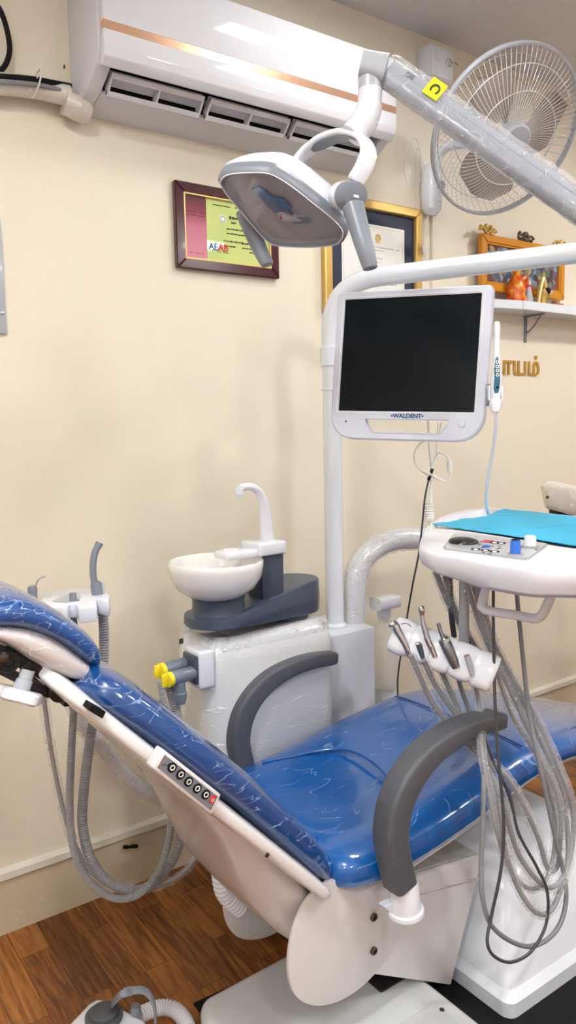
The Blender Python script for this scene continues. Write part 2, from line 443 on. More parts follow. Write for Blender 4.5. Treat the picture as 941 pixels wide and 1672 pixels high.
g = G().prism([(OX0, -.1795, 2.459), (OX0, -.092, 2.4385), (OX0, -.1165, 2.374), (OX0, -.120, 2.374), (OX0, -.098, 2.434), (OX0, -.177, 2.452), (OX0, -.187, 2.415), (OX0, -.189, 2.415)], (OX1 - OX0, 0, 0))
obj('air_outlet', g, 'blk', t)
# front panels, above and below the strip
def arcp(x, zs): return [(x, y, z) for y, z in zs]
up = [(-.206, 2.668), (-.216, 2.66), (-.224, 2.60), (-.227, 2.502), (-.206, 2.502)]
lo = [(-.206, 2.482), (-.227, 2.482), (-.2265, 2.44), (-.222, 2.418), (-.205, 2.398), (-.192, 2.402), (-.203, 2.425)]
obj('front_panel', G().prism(arcp(AX0 + .012, up), (AX1 - AX0 - .016, 0, 0), .004, 3), 'ac', t, ang=50)
obj('lower_panel', G().prism(arcp(AX0 + .012, lo), (AX1 - AX0 - .016, 0, 0), .003, 2), 'ac', t, ang=50)
obj('trim_strip', G().prism(arcp(AX0 + .013, [(-.206, 2.503), (-.2262, 2.503), (-.2262, 2.481), (-.206, 2.481)]), (AX1 - AX0 - .018, 0, 0)), 'bronze', t)
text('digits', '24', .034, pY(550, 99, -.2275), (1, 0, 0), (0, 0, 1), 'led', t, .0003)
g0 = [(OX0 + .01, OX0 + .295), (OX0 + .315, OX0 + .60), (OX0 + .62, OX0 + .93)]
for a, b in g0:
    g = G()
    g.prism([(a, -.172, 2.402), (a, -.166, 2.406), (a, -.158, 2.394), (a, -.163, 2.389)], (b - a, 0, 0), .001, 1)
    g.prism([(a, -.140, 2.366), (a, -.128, 2.372), (a, -.119, 2.364), (a, -.128, 2.356)], (b - a, 0, 0), .001, 1)
    g.prism([(a, -.158, 2.412), (a, -.124, 2.385), (a, -.120, 2.388), (a, -.154, 2.415)], (b - a, 0, 0), .001, 1)
    for x in (a, (a + b) / 2, b - .005):
        g.prism([(x, -.170, 2.403), (x, -.135, 2.408), (x, -.112, 2.372), (x, -.124, 2.358), (x, -.140, 2.366), (x, -.160, 2.388)], (.005, 0, 0))
    obj('louver', g, 'ac', t)
g = G().span((AX0 - .002, -.04, 2.383), (AX0 + .03, -.002, 2.40), .003); g.box(pY(95 + 78, 169, -.12) + Vector((0, 0, -.004)), (.008, .004, .006))
obj('label_mark', G().box(pY(105, 109, -.03), (.003, .008, .008)), 'ink', t)
# pipe bundle left of the air conditioner, taped sleeve end
t = thing('pipe_bundle', 'white wrapped refrigerant pipe with cables running left from the air conditioner', 'pipe', (.5, -.04, 2.38))
yb = -.045
obj('insulated_pipe', G().tube(smooth([pY(-60, 136, yb), pY(0, 137, yb), pY(60, 144, yb), pY(112, 157, yb)]), .028, 16), MT['creamwrap'], t)
obj('tape_sleeve', G().tube(smooth([pY(104, 166, yb), pY(122, 174, yb), pY(140, 182, yb + .01)]), [.034] * 8 + [.036] * 8 + [.034], 16), 'creamwrap', t)
obj('grey_cable', G().tube(smooth([pY(-60, 130, -.075), pY(0, 133, -.078), pY(55, 138, -.078), pY(90, 145, -.07), pY(114, 153, -.06)]), .0065, 10), 'armr', t)
for dz, nm in ((0, 'black_cable'), (1, 'black_cable')):
    obj(nm, G().tube(smooth([pY(-60, 126 - dz * 4, -.07), pY(0, 125 - dz * 2, -.077), pY(50, 131 - dz * 4, -.077), pY(85, 137 - dz * 4, -.07), pY(116, 144 - dz * 5, -.05)]), .005, 8), 'blk', t)
obj('cable_tie', G().ringt(pY(57, 139, -.05) + Vector((0, -.012, 0)), (1, 0, -.25), .036, .0022, 32, 6), 'cream_pl', t)
obj('tie_tail', G().tube([pY(60, 128, -.085), pY(70, 112, -.09), pY(82, 89, -.095)], [.0016, .0014, .0009], 6), 'cream_pl', t)
o = obj('cable', G().tube(smooth([pY(-45, -30, -.03), pY(-12, 0, -.03), pY(4, 25, -.03), pY(14, 62, -.03), pY(15, 88, -.03), pY(6, 110, -.035), pY(-12, 120, -.04), pY(-50, 122, -.04)]), .0072, 10), 'blk', origin=(.4, 0, 2.6))
tag(o, 'thick black cable looping down the wall at the top left', 'cable')
# board on the left edge
t = thing('wall_board', 'pale grey board on the wall, its edge just in view at far left', 'board', (.2, 0, 1.9))
a = pY(2, 356, -.012); b = pY(12, 545, -.012)
obj('panel', G().span((b.x - .55, -.012, b.z), (b.x, 0, a.z), .002), 'greyl', t)
obj('screw', G().lathe([(.005, 0), (.005, .002), (.003, .003)], pY(4, 511, -.012), (0, -1, 0), 12), 'chrome', t)

# ------------------------------------------------------------------ certificates
def frame_ring(g, x0, x1, z0, z1, w, y0, y1, bev=.003):
    g.prism([(x0, y0, z1), (x1, y0, z1), (x1 - w, y0, z1 - w), (x0 + w, y0, z1 - w)], (0, y1 - y0, 0), bev, 1)
    g.prism([(x0, y0, z0), (x0 + w, y0, z0 + w), (x1 - w, y0, z0 + w), (x1, y0, z0)], (0, y1 - y0, 0), bev, 1)
    g.prism([(x0, y0, z0), (x0, y0, z1), (x0 + w, y0, z1 - w), (x0 + w, y0, z0 + w)], (0, y1 - y0, 0), bev, 1)
    g.prism([(x1, y0, z0), (x1 - w, y0, z0 + w), (x1 - w, y0, z1 - w), (x1, y0, z1)], (0, y1 - y0, 0), bev, 1)
    return g
def scribble(g, x, z, w, y, h=.0045):
    while w > 0:
        k = random.uniform(.004, .014)
        if random.random() < .85: g.box((x + k / 2, y, z + random.uniform(-.0006, .0006)), (k * .8, .0006, h * random.uniform(.5, 1)))
        x += k; w -= k
a = pY(286, 292, -.025); b = pY(458, 455, -.025)
x0, x1, z0, z1 = a.x, b.x, b.z + .0, pY(286, 292, -.025).z
t = thing('framed_certificate', 'maroon framed green certificate with a pink strip, below the air conditioner', 'certificate', (x0, 0, z0))
obj('frame', frame_ring(G(), x0, x1, z0, z1, .032, -.022, -.002), 'maroon', t)
obj('inner_trim', frame_ring(G(), x0 + .03, x1 - .03, z0 + .03, z1 - .03, .006, -.020, -.010, .001), 'goldl', t)
obj('paper', G().span((x0 + .034, -.012, z0 + .034), (x1 - .034, -.008, z1 - .034)), 'green', t)
sx0 = x0 + .037; sx1 = sx0 + .075
obj('pink_strip', G().span((sx0, -.0135, z0 + .036), (sx1, -.0118, z1 - .036)), 'pink', t)
yy = -.0128
g = G(); sx = sx1 + .005
for k, (zz, xx, w) in enumerate(((.84, .30, .12), (.54, .43, .14), (.485, .43, .16), (.39, .40, .17), (.33, .36, .20))):
    scribble(g, x0 + (x1 - x0) * (xx + .05), z0 + (z1 - z0) * (zz if k else .80), w * .9, yy, .005 if k else .004)
scribble(g, x0 + .24, z0 + .10, .05, yy, .003); scribble(g, x0 + .27, z0 + .075, .05, yy, .004); scribble(g, x0 + .15, z0 + .065, .05, yy, .003)
scribble(g, x0 + .195, z1 - .085, .07, yy, .010); scribble(g, x0 + .195, z1 - .10, .06, yy, .006)
scribble(g, sx0 + .004, z1 - .085, .065, -.0140, .003); scribble(g, sx0 + .004, z1 - .095, .06, -.014, .002); scribble(g, sx0 + .012, z0 + .052, .045, -.014, .002)
obj('lettering', g, 'ink', t)['kind'] = 'stuff'
g = G().lathe([(.013, 0), (.013, .0008)], (x0 + .172, -.0122, z1 - .092), (0, -1, 0), 20); obj('crest', g, 'paper', t)
obj('crest_ring', G().ringt((x0 + .172, -.013, z1 - .092), (0, 1, 0), .009, .0018, 20, 6), 'faint', t)
for s, dx, m in (('A', 0, 'navytxt'), ('E', .0165, 'blueknob'), ('A', .034, 'red'), ('B', .053, 'red')):
    text('logo_letter', s, .030, (x0 + .128 + dx, -.0132, z0 + .078), (1, 0, 0), (0, 0, 1), m, t, .0003, bold=.0006)

a = pY(692, 345, -.025); b = pY(532, 480, -.025); x0, x1 = b.x, pY(690, 470, -.025).x; z1 = pY(690, 343, -.025).z; z0 = z1 - .42
t = thing('framed_diploma', 'gold framed diploma with a navy mat, behind the curved white pole', 'certificate', (x0, 0, z0))
obj('frame', frame_ring(G(), x0, x1, z0, z1, .034, -.028, -.002, .004), 'gold', t)
obj('mat_board', G().span((x0 + .03, -.012, z0 + .03), (x1 - .03, -.006, z1 - .03)), 'navy', t)
px0, px1, pz0, pz1 = x0 + .085, x1 - .085, z0 + .085, z1 - .083
obj('paper', G().span((px0, -.014, pz0), (px1, -.011, pz1)), 'paper', t)
obj('paper_border', frame_ring(G(), px0 + .008, px1 - .008, pz0 + .008, pz1 - .008, .0015, -.0146, -.0135, 0), 'goldl', t)
g = G().ringt(((px0 + px1) / 2 + .02, -.0145, pz1 - .045), (0, 1, 0), .011, .0035, 24, 6); g.box(((px0 + px1) / 2 + .02, -.0145, pz1 - .045), (.010, .001, .018), .001); g.box(((px0 + px1) / 2 + .02, -.0145, pz1 - .062), (.026, .001, .004))
obj('emblem', g, 'goldl', t)
g = G()
for zz, w in ((.078, .22), (.09, .08), (.118, .06), (.132, .05), (.148, .14), (.165, .05), (.178, .12), (.192, .17), (.21, .2)):
    scribble(g, (px0 + px1) / 2 + .01 - w / 2, pz1 - zz, w, -.0143, .004)
obj('lettering', g, 'faint', t)['kind'] = 'stuff'
g = G(); scribble(g, (x0 + x1) / 2 - .05, z0 + .055, .13, -.0125, .012); obj('mat_lettering', g, 'faint', t)['kind'] = 'stuff'

# ------------------------------------------------------------------ ceiling junction box
p = pY(716, 85, -.03)
t = thing('junction_box', 'small white junction box on the wall just under the ceiling', 'junction box', (p.x, 0, p.z))
a = pY(692, 60, -.06); b = pY(740, 112, -.06)
zc = 2.795
obj('box', G().box((p.x - .02, -.033, zc), (.125, .066, .115), .004), 'white', t)
obj('cover', G().box((p.x - .02, -.068, zc), (.118, .006, .108), .002), 'white', t)
obj('switch', G().box((p.x - .045, -.0725, zc + .02), (.022, .005, .034), .001), 'white', t)
obj('pull_ring', G().ringt((p.x + .012, -.074, zc + .005), (0, 1, .3), .014, .003, 20, 6).tube(smooth([(p.x + .012, -.075, zc - .006), (p.x + .03, -.082, zc + .01), (p.x + .05, -.084, zc + .004)]), .003, 6), 'chrome', t)

# ------------------------------------------------------------------ wall fan
fc = pY(826, 218, -.36)
ax = Vector((-.21, -.79, -.57)).normalized()
dfan = (fc - CAM).dot(FWD)
Rf = .5 * 262 * dfan / F * .985
t = thing('wall_fan', 'white wall-mounted oscillating fan with round wire guard and taupe blades', 'fan', (2.25, 0, 2.3))
N = ax.orthogonal().normalized(); B = ax.cross(N)
g = G()
def fpt(r, a, h): return fc + (N * math.cos(a) + B * math.sin(a)) * r + ax * h
nsp = 84
for k in range(nsp):
    a0 = 2 * PI * k / nsp
    pts = []
    for s in range(9):
        q = s / 8; r = Rf * (.17 + .83 * q); pts.append(fpt(r, a0 + .35 * (1 - q) , .075 * (1 - q ** 3.2)))
    g.tube(pts, .0009, 4, cap=False)
for q in (.45, .78): g.ringt(fc + ax * .075 * (1 - q ** 3.2), ax, Rf * (.17 + .83 * q), .0015, 64, 5)
obj('front_guard', g, 'white', t)
g = G(); nsp = 60
for k in range(nsp):
    a0 = 2 * PI * k / nsp; pts = []
    for s in range(7):
        q = s / 6; r = Rf * (.28 + .72 * q); pts.append(fpt(r, a0 - .3 * (1 - q), -.085 * (1 - q ** 3.5)))
    g.tube(pts, .0009, 4, cap=False)
for q in (.4, .8): g.ringt(fc - ax * .085 * (1 - q ** 3.5), ax, Rf * (.28 + .72 * q), .0016, 64, 5)
obj('rear_guard', g, 'greyl', t)
obj('rim', G().lathe([(Rf - .003, -.012), (Rf + .003, -.012), (Rf + .007, -.006), (Rf + .007, .006), (Rf + .003, .012), (Rf - .003, .012), (Rf - .003, -.012)], fc, ax, 72, cap=False), 'greyl', t)
obj('centre_cap', G().lathe([(.052, .066), (.052, .078), (.046, .084), (.02, .087)], fc, ax, 32), 'greyl', t)
obj('hub', G().lathe([(.012, -.03), (.036, -.02), (.038, .03), (.03, .045)], fc, ax, 24), 'greyl', t)
for k in range(3):
    a0 = 2 * PI * k / 3 + .35; rings = []
    for s in range(9):
        q = s / 8; r = .03 + (Rf * .80 - .03) * q; w = (.22 + .78 * math.sin(PI * min(1, q * .72 + .13))) * .86 * (1 if q < .85 else math.sqrt(max(.05, 1 - ((q - .85) / .16) ** 2)))
        ring = []
        for j in range(7):
            e = (j / 6 - .5) * 2; ring.append((fpt(r, a0 + .35 * q + e * w * (.85 if q > .2 else 1.0), .022 * e + .010)))
        rings.append(ring + [p - ax * .003 for p in ring[::-1]])
    obj('blade', G().rings(rings), 'blade', t)
mb = fc - ax * .10
obj('motor_housing', G().lathe([(.05, .02), (.062, .01), (.066, -.03), (.06, -.07), (.04, -.095), (.01, -.10)], mb, ax, 32), 'white', t)
g = G()
for k in range(16):
    a = 2 * PI * k / 16; d = N * math.cos(a) + B * math.sin(a)
    g.tube([mb + d * .052 - ax * -.006 + ax * .0, mb + d * .030 + ax * .022], .003, 5)
obj('motor_vents', g, 'blk', t)
bx = pY(709, 312, -.05)
g = G(); bc = Vector((bx.x, 0, bx.z))
g.tube([bc + Vector((0, -.03, .10)), bc + Vector((0, -.035, .075)), bc + Vector((0, -.038, .0)), bc + Vector((0, -.036, -.065)), bc + Vector((0, -.03, -.085))], 1, 20, ref=(1, 0, 0), flat=[(.022, .02), (.036, .034), (.040, .038), (.037, .034), (.02, .02)], expo=2.6)
obj('wall_base', g, 'white', t)
obj('speed_knob', G().lathe([(.017, 0), (.017, .014), (.013, .018)], bc + Vector((.008, -.072, .015)), (0, -1, 0), 20), 'greyp', t)
obj('neck', G().tube(smooth([bc + Vector((0, -.04, .08)), bc + Vector((.02, -.09, .15)), mb - ax * .05 + Vector((0, .02, -.06)), mb - ax * .03]), .017, 12), 'white', t)
g = G(); scribble(g, bc.x - .01, bc.z - .045, .02, -.078, .004); obj('base_lettering', g, 'faint', t)
obj('cord', G().tube(smooth([bc + Vector((-.02, -.02, .09)), bc + Vector((-.07, -.02, .19)), bc + Vector((-.12, -.015, .10)), bc + Vector((-.09, -.015, .0)), bc + Vector((-.03, -.02, .06)), bc + Vector((-.05, -.01, .16)), bc + Vector((-.055, -.01, .0)), bc + Vector((-.055, -.006, -.10))]), .0018, 6), 'cream_pl', t)
o = obj('pull_cord', G().tube(smooth([pY(693, 350, -.012), pY(692, 400, -.012)]), .0016, 6).lathe([(.004, .0), (.0055, .006), (.0055, .022), (.002, .026)], pY(692, 414, -.012), (0, 0, 1), 10), 'white', origin=(bx.x, 0, 2.2))
tag(o, 'thin white pull cord with a small toggle, hanging below the wall fan base', 'cord')
xw = pY(705, 370, 0).x
o = obj('cable_channel', G().span((xw - .006, -.012, 1.75), (xw + .006, 0, 2.33), .002), 'wall', origin=(xw, 0, 1.75)); tag(o, 'slim painted cable channel running down the wall below the fan base', 'cable channel')

# ------------------------------------------------------------------ shelf and devotional picture
sh = 1.955
pa = pY(788, 380, -.05); x0 = pa.x
x1 = pY(923, 470, -.05).x; z1 = pa.z; z0 = pY(790, 473, -.05).z
t = thing('orange_picture', 'wide picture of a colourful crowd in an orange carved frame above the shelf', 'picture', (x0, 0, z0))
obj('frame', frame_ring(G(), x0, x1, z0, z1, .032, -.05, -.025, .004), 'orange', t)
obj('inner_trim', frame_ring(G(), x0 + .03, x1 - .03, z0 + .03, z1 - .03, .008, -.046, -.035, .001), 'orange', t)
obj('painting', G().span((x0 + .03, -.038, z0 + .03), (x1 - .03, -.03, z1 - .03)), 'pic', t)
for fx in (.06, .5, .93):
    g = G(); cx = x0 + (x1 - x0) * fx
    for k in range(9):
        g.ball((cx + random.uniform(-.045, .045), -.045, z1 + random.uniform(.0, .03)), (random.uniform(.008, .016), .01, random.uniform(.006, .014)), 8)
    for e in (-1, 1): g.tube(smooth([(cx, -.045, z1), (cx + e * .03, -.05, z1 + .022), (cx + e * .055, -.05, z1 + .012)]), [.007] * 8 + [.005] * 8 + [.003], 8)
    obj('carved_crest', g, 'gold' if fx != .5 else 'bolt', t)
t = thing('wall_shelf', 'white wall shelf holding figurines, to the right of the monitor', 'shelf', (2.4, 0, 1.75))
SHY = -.13
sz = pY(860, 491, SHY)
shz = sz.z
sx0 = pY(790, 503, -.02).x
sx0 = 2.26
SHX = pY(856, 491, SHY).x
obj('board', G().prism([(SHX - .02, 0, shz), (SHX, SHY, shz), (4.4, SHY, shz), (4.4, 0, shz)], (0, 0, -.036), .002, 1), 'white', t)
obj('side_board', G().prism([(SHX - .44, -.001, shz), (SHX - .44, -.03, shz), (SHX - .003, SHY + .002, shz), (SHX - .023, 0, shz)], (0, 0, -.036), .002, 1), 'white', t)
for bxp in (pY(899, 520, -.13).x, pY(803, 520, -.05).x):
    g = G().span((bxp - .008, -.006, shz - .15), (bxp + .008, 0, shz - .037), .001); g.span((bxp - .008, -.10 if bxp > SHX else -.04, shz - .043), (bxp + .008, 0, shz - .037), .001)
    if bxp > SHX: g.tube(smooth([(bxp, -.006, shz - .11), (bxp, -.04, shz - .09), (bxp, -.08, shz - .045)]), .004, 8)
    obj('bracket', g, 'greyp' if bxp > SHX else 'greyl', t)
def figurine(name, label, prof, px, y, mat, extra=None, sc=1.0, sy=.8):
    p = pY(px, 489, y); x = p.x; z = shz
    t = thing(name, label, 'figurine', (x, y, z))
    obj('body', G().lathe([(r * sc, h * sc) for r, h in prof], (x, y, z), (0, 0, 1), 20), mat, t)
    if extra: extra(t, x, y, z, sc)
    return t
def ex1(t, x, y, z, s):
    obj('head', G().ball((x + .0, y, z + .125 * s), (.016, .016, .02), 12), 'robe', t)
    obj('raised_arm', G().tube(smooth([(x + .02, y - .01, z + .09), (x + .045, y - .015, z + .10), (x + .05, y - .015, z + .075)]), .009, 8), 'robe', t)
figurine('statuette', 'small orange and red statuette of a seated figure on the shelf', [(.042, 0), (.044, .01), (.036, .03), (.040, .05), (.034, .075), (.024, .10), (.012, .112)], 843, -.08, 'robe', ex1, 1.0)
def ex2(t, x, y, z, s):
    obj('head', G().ball((x, y, z + .085), (.012, .012, .015), 12), 'cream_pl', t)
    obj('garland', G().ringt((x, y, z + .055), (.2, 1, .5), .018, .006, 16, 6), 'red', t)
figurine('statuette', 'small white and pink statuette between the orange and the golden one', [(.022, 0), (.022, .02), (.016, .05), (.012, .072)], 862, -.08, 'greyl', ex2)
def ex3(t, x, y, z, s):
    obj('arch', G().tube(smooth([(x - .035, y, z), (x - .022, y, z + .06), (x, y, z + .115), (x + .018, y, z + .07), (x + .045, y, z + .045)]), [.009] * 32 + [.006], 8), 'goldl', t)
    obj('head', G().ball((x + .018, y - .01, z + .062), (.016, .013, .015), 12), 'blk', t)
    obj('face', G().ball((x + .03, y - .018, z + .055), (.007, .006, .007), 10), 'paper', t)
figurine('statuette', 'golden arched figurine with a black head, right end of the shelf group', [(.018, 0), (.014, .03), (.02, .05), (.01, .07)], 887, -.08, 'gold', ex3)
def ex4(t, x, y, z, s): obj('lid', G().ball((x, y, z + .028), (.012, .012, .008), 10), 'gold', t)
figurine('incense_holder', 'low gold and pink incense holder on the shelf below the orange picture', [(.03, 0), (.034, .008), (.014, .014), (.02, .022), (.012, .028)], 908, -.09, 'bronze', ex4)
# gold letters on the wall
p = pY(846, 600, 0)
o = text('wall_lettering', 'ாயம்', .105, (p.x + .02, -.004, p.z), (1, 0, 0), (0, 0, 1), 'goldtxt', None, .003, bold=.0015)
tag(o, 'gold Tamil letters fixed to the wall below the shelf', 'lettering')

# ================================================================== DENTAL CHAIR
YC = -.735
def ring_sec(c, yc, hw, ht, n, expo=3.2, k=28, top=0.0):
    """superellipse ring in the plane (Y, n) round c=(x,z); top>0 dishes the upper side"""
    out = []; nx, nz = n
    for j in range(k):
        a = 2 * PI * j / k; ca, sa = math.cos(a), math.sin(a); e = 2 / expo
        v = hw * math.copysign(abs(ca) ** e, ca); w = ht * math.copysign(abs(sa) ** e, sa)
        if w > 0 and top: w -= top * max(0, 1 - (v / (hw * .72)) ** 2) ** 1.2 * (w / ht)
        out.append(Vector((c[0] + nx * w, yc + v, c[1] + nz * w)))
    return out
chair = thing('dental_chair', 'reclined blue dental chair with white shells and charcoal armrests, wrapped in cling film', 'dental chair', (1.25, YC, 0))
# --- seat and leg rest cushion
st = [ # x, top z, bottom z, half width, dish
 (.955, .490, .455, .20, 0), (.965, .515, .440, .245, 0), (.985, .530, .430, .27, .01), (1.03, .536, .424, .285, .018), (1.10, .540, .424, .29, .026), (1.20, .553, .432, .292, .032),
 (1.32, .575, .450, .292, .034), (1.43, .594, .470, .29, .026), (1.52, .606, .490, .288, .012), (1.62, .614, .508, .285, .004), (1.72, .614, .520, .28, 0), (1.84, .592, .508, .270, 0),
 (2.0, .552, .47, .258, 0), (2.2, .488, .41, .245, 0), (2.4, .425, .35, .23, 0), (2.55, .380, .308, .205, 0), (2.62, .357, .30, .17, 0), (2.64, .343, .315, .12, 0)]
rs = []
for x, zt, zb, hw, d in st: rs.append(ring_sec((x, (zt + zb) / 2), YC, hw, (zt - zb) / 2, (0, 1), 3.4, 40, d))
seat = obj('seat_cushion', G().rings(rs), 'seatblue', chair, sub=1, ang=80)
# stitched seam across the leg rest, raised edge of the seat hollow
def seat_top(x):
    for a, b in zip(st, st[1:]):
        if a[0] <= x <= b[0]: q = (x - a[0]) / (b[0] - a[0]); return a[1] + (b[1] - a[1]) * q
    return .5
MT['seam'] = plain('dark blue seam', (.004, .045, .25), .4)
obj('seam', G().tube([(1.60 , YC + v, seat_top(1.60) - .0012 - (abs(v) / .29) ** 6 * .02) for v in [-.24 + .03 * i for i in range(17)]], .0022, 6), 'seam', seat)
pts = [pZ(x, y, z) for x, y, z in ((428, 1252, .52), (470, 1240, .535), (520, 1228, .55), (560, 1223, .562), (590, 1232, .565), (625, 1262, .555), (650, 1300, .55))]
pts = [Vector((p.x, p.y, seat_top(p.x) - .006)) for p in pts]
obj('piping', G().tube(smooth(pts), .0045, 10), 'seatblue', seat)
obj('seat_pan', G().rings([ring_sec((x, zb - .004), YC, hw * .86, .014, (0, 1), 4, 28) for x, zt, zb, hw, d in st[2:15]]), 'plate', chair)
# --- backrest
bp = [((166, 1078), .150), ((176, 1083), .176), ((205, 1101), .205), ((260, 1136), .235), ((320, 1182), .252), ((390, 1238), .262), ((470, 1308), .268), ((525, 1362), .268), ((548, 1388), .262), ((557, 1404), .235), ((559, 1412), .19)]
nb = Vector((.729, 0, .685)); tb = Vector((.685, 0, -.729))
rs = []; rs2 = []; sp = []
for i, ((px, py), hw) in enumerate(bp):
    P = pY(px, py, YC - hw * .97); sp.append((P, hw))
    ht = .042
    if i == 0: ht = .018
    if i == 1: ht = .029
    if i == len(bp) - 2: ht = .026
    if i == len(bp) - 1: ht = .012
    rs.append(ring_sec((P.x - nb.x * .042, P.z - nb.z * .042), YC, hw, ht, (nb.x, nb.z), 3.2, 36))
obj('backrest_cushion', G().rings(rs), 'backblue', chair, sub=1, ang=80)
rs = []
L0 = sp[0][0]
def bk(t, n):   # point in the chair's middle plane from along-back distance t and depth n below the sitting surface
    return Vector((L0.x + tb.x * t + nb.x * n, 0, L0.z + tb.z * t + nb.z * n))
for t_, hw, dep, wi in ((-.075, .08, .006, .03), (-.065, .12, .014, .06), (-.03, .17, .018, .10), (.05, .215, .019, .13), (.2, .25, .020, .16), (.40, .272, .020, .18), (.55, .280, .020, .18), (.66, .282, .020, .18), (.705, .278, .016, .18), (.72, .26, .008, .16)):
    c = bk(t_, -.078); rs.append(ring_sec((c.x, c.z), YC, hw, dep, (nb.x, nb.z), 4.5, 36))
shell = obj('backrest_shell', G().rings(rs), 'shellw', chair, sub=1, ang=80)
# rear cover swelling down towards the hinge
rs = []
for t_, a, dp, w in ((.02, -.076, -.090, .13), (.12, -.076, -.096, .16), (.25, -.076, -.102, .19), (.36, -.076, -.108, .21), (.44, -.076, -.122, .22), (.51, -.076, -.143, .225), (.595, -.076, -.180, .228), (.66, -.078, -.197, .23), (.74, -.085, -.205, .225), (.82, -.105, -.205, .22), (.875, -.135, -.197, .21), (.90, -.155, -.185, .20)):
    sec = []
    for v, d in ((1, a), (1.0, a + (dp - a) * .25), (.93, a + (dp - a) * .62), (.80, a + (dp - a) * .92), (.70, dp), (0, dp - .006)):
        sec.append((v, d))
    full = [(-v, d) for v, d in sec[:-1]] + sec[::-1]
    ring = []
    for v, d in full:
        c = bk(t_, d); ring.append(Vector((c.x, YC + v * w, c.z)))
    rs.append(ring)
obj('rear_cover', G().rings(rs), 'shellb', chair, sub=1, ang=60)
# soft drop-shaped moulding and its screw on the near side of the shell
ys = YC - .285
obj('screw_cover', G().lathe([(.005, 0), (.005, .002), (.003, .003)], pY(436, 1396, ys + .0) , (0, -1, 0), 16), 'bolt', shell)
# control panel
def PP(px, py, y=ys - .012): return pY(px, py, y)
quad = [PP(268, 1224), PP(362, 1298), PP(346, 1332), PP(249, 1255)]
g = G().prism([p + Vector((0, .0, 0)) for p in quad], (0, .03, 0), .004, 3)
panel = obj('control_panel', g, 'shellw', chair)
q2 = [PP(269, 1232), PP(355, 1300), PP(344, 1323), PP(257, 1253)]
obj('panel_rim', G().prism([p - Vector((0, .0010, 0)) for p in q2], (0, .003, 0)), 'chrome', panel)
c0 = sum(q2, Vector()) / 4
obj('panel_face', G().prism([c0 + (p - c0) * .955 - Vector((0, .002, 0)) for p in q2], (0, .003, 0)), 'greyp', panel)
bt = [(281, 1253), (295, 1264), (308, 1276), (322, 1287), (336, 1297)]
for k, (px, py) in enumerate(bt):
    p = PP(px, py, ys - .0145)
    bb = obj('button', G().lathe([(.0088, 0), (.0088, .0015), (.007, .0022)], p, (0, -1, 0), 20), 'blk', panel)
    obj('button_ring', G().ringt(p + Vector((0, -.0022, 0)), (0, 1, 0), .0042, .0011, 18, 6), 'paper', bb)
p = PP(347, 1305, ys - .0145)
g = G().box(p, (.010, .002, .014), .001, R=Matrix.Rotation(math.radians(38), 3, 'Y'))
obj('power_button', g, 'red', panel); obj('power_mark', G().ringt(p + Vector((0, -.0015, -.001)), (0, 1, 0), .0028, .0006, 14, 5), 'paper', panel)
g = G().tube(smooth([PP(264, 1251, ys - .0143), PP(268, 1248, ys - .0143), PP(273, 1250, ys - .0143), PP(277, 1246, ys - .0143)]), .0006, 5); obj('panel_mark', g, 'blk', panel)
# socket switch near the head end
yq = YC - .215
cs = [pY(147, 1147, yq), pY(170, 1160, yq), pY(164, 1171, yq), pY(141, 1157, yq)]
obj('side_socket', G().prism([p + Vector((0, -.010, 0)) for p in cs], (0, .03, 0), .001, 1), 'blk', chair)
# --- headrest
yh = YC - .135
tops = [(-70, 1010), (-40, 990), (0, 981), (25, 976), (50, 978), (83, 993), (119, 1015), (150, 1036), (170, 1058), (179, 1080)]
seam = [(-70, 1035), (-40, 1030), (0, 1028), (25, 1028), (47, 1030), (83, 1041), (119, 1064), (147, 1086), (164, 1099), (175, 1097)]
shlb = [(-70, 1040), (-40, 1045), (0, 1050), (18, 1062), (40, 1078), (70, 1097), (100, 1112), (130, 1122), (152, 1117), (168, 1107)]
rs = []; rs2 = []
for i, (a, b, c) in enumerate(zip(tops, seam, shlb)):
    A, B_, C_ = pY(*a, yh), pY(*b, yh), pY(*c, yh)
    hw = (.10, .125, .137, .142, .145, .147, .146, .141, .130, .105)[i]
    m = (A + B_) / 2; n = (A - B_); ht = n.length / 2 * 1.22; n.normalize()
    rs.append(ring_sec((m.x, m.z), YC, hw, ht, (n.x, n.z), 2.9, 32))
    m = B_ * .58 + C_ * .42; n = (B_ - C_); ht = max(.012, n.length / 2 * 1.30); n.normalize()
    rs2.append(ring_sec((m.x, m.z), YC, hw * .97, ht, (n.x, n.z), 2.6, 32))
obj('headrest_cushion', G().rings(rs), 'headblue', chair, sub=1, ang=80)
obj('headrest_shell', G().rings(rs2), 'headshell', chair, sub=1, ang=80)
g = G()
for y in (YC - .105, YC + .105): pass
ym = YC - .10
def bar(g, a, b, y, w, h, bev=.003):
    A, B_ = pY(*a, y), pY(*b, y); d = B_ - A; R = Matrix((d.normalized(), Vector((0, 1, 0)), d.normalized().cross(Vector((0, 1, 0))))).transposed()
    g.box((A + B_) / 2, (d.length, w, h), bev, 2, R)
bar(g, (-60, 1030), (84, 1108), ym, .024, .020); bar(g, (-60, 1062), (80, 1132), ym, .024, .017)
bar(g, (-60, 1030), (84, 1108), YC + .10, .024, .020); bar(g, (-60, 1062), (80, 1132), YC + .10, .024, .017)
bar(g, (-40, 1018), (42, 1068), ym + .02, .04, .004); bar(g, (35, 1095), (52, 1082), ym - .006, .016, .018)
bar(g, (84, 1122), (138, 1136), ym, .020, .008); bar(g, (86, 1116), (132, 1142), ym + .05, .016, .006)
bar(g, (75, 1122), (96, 1120), YC, .21, .02)
mech = obj('headrest_linkage', g, 'black', chair)
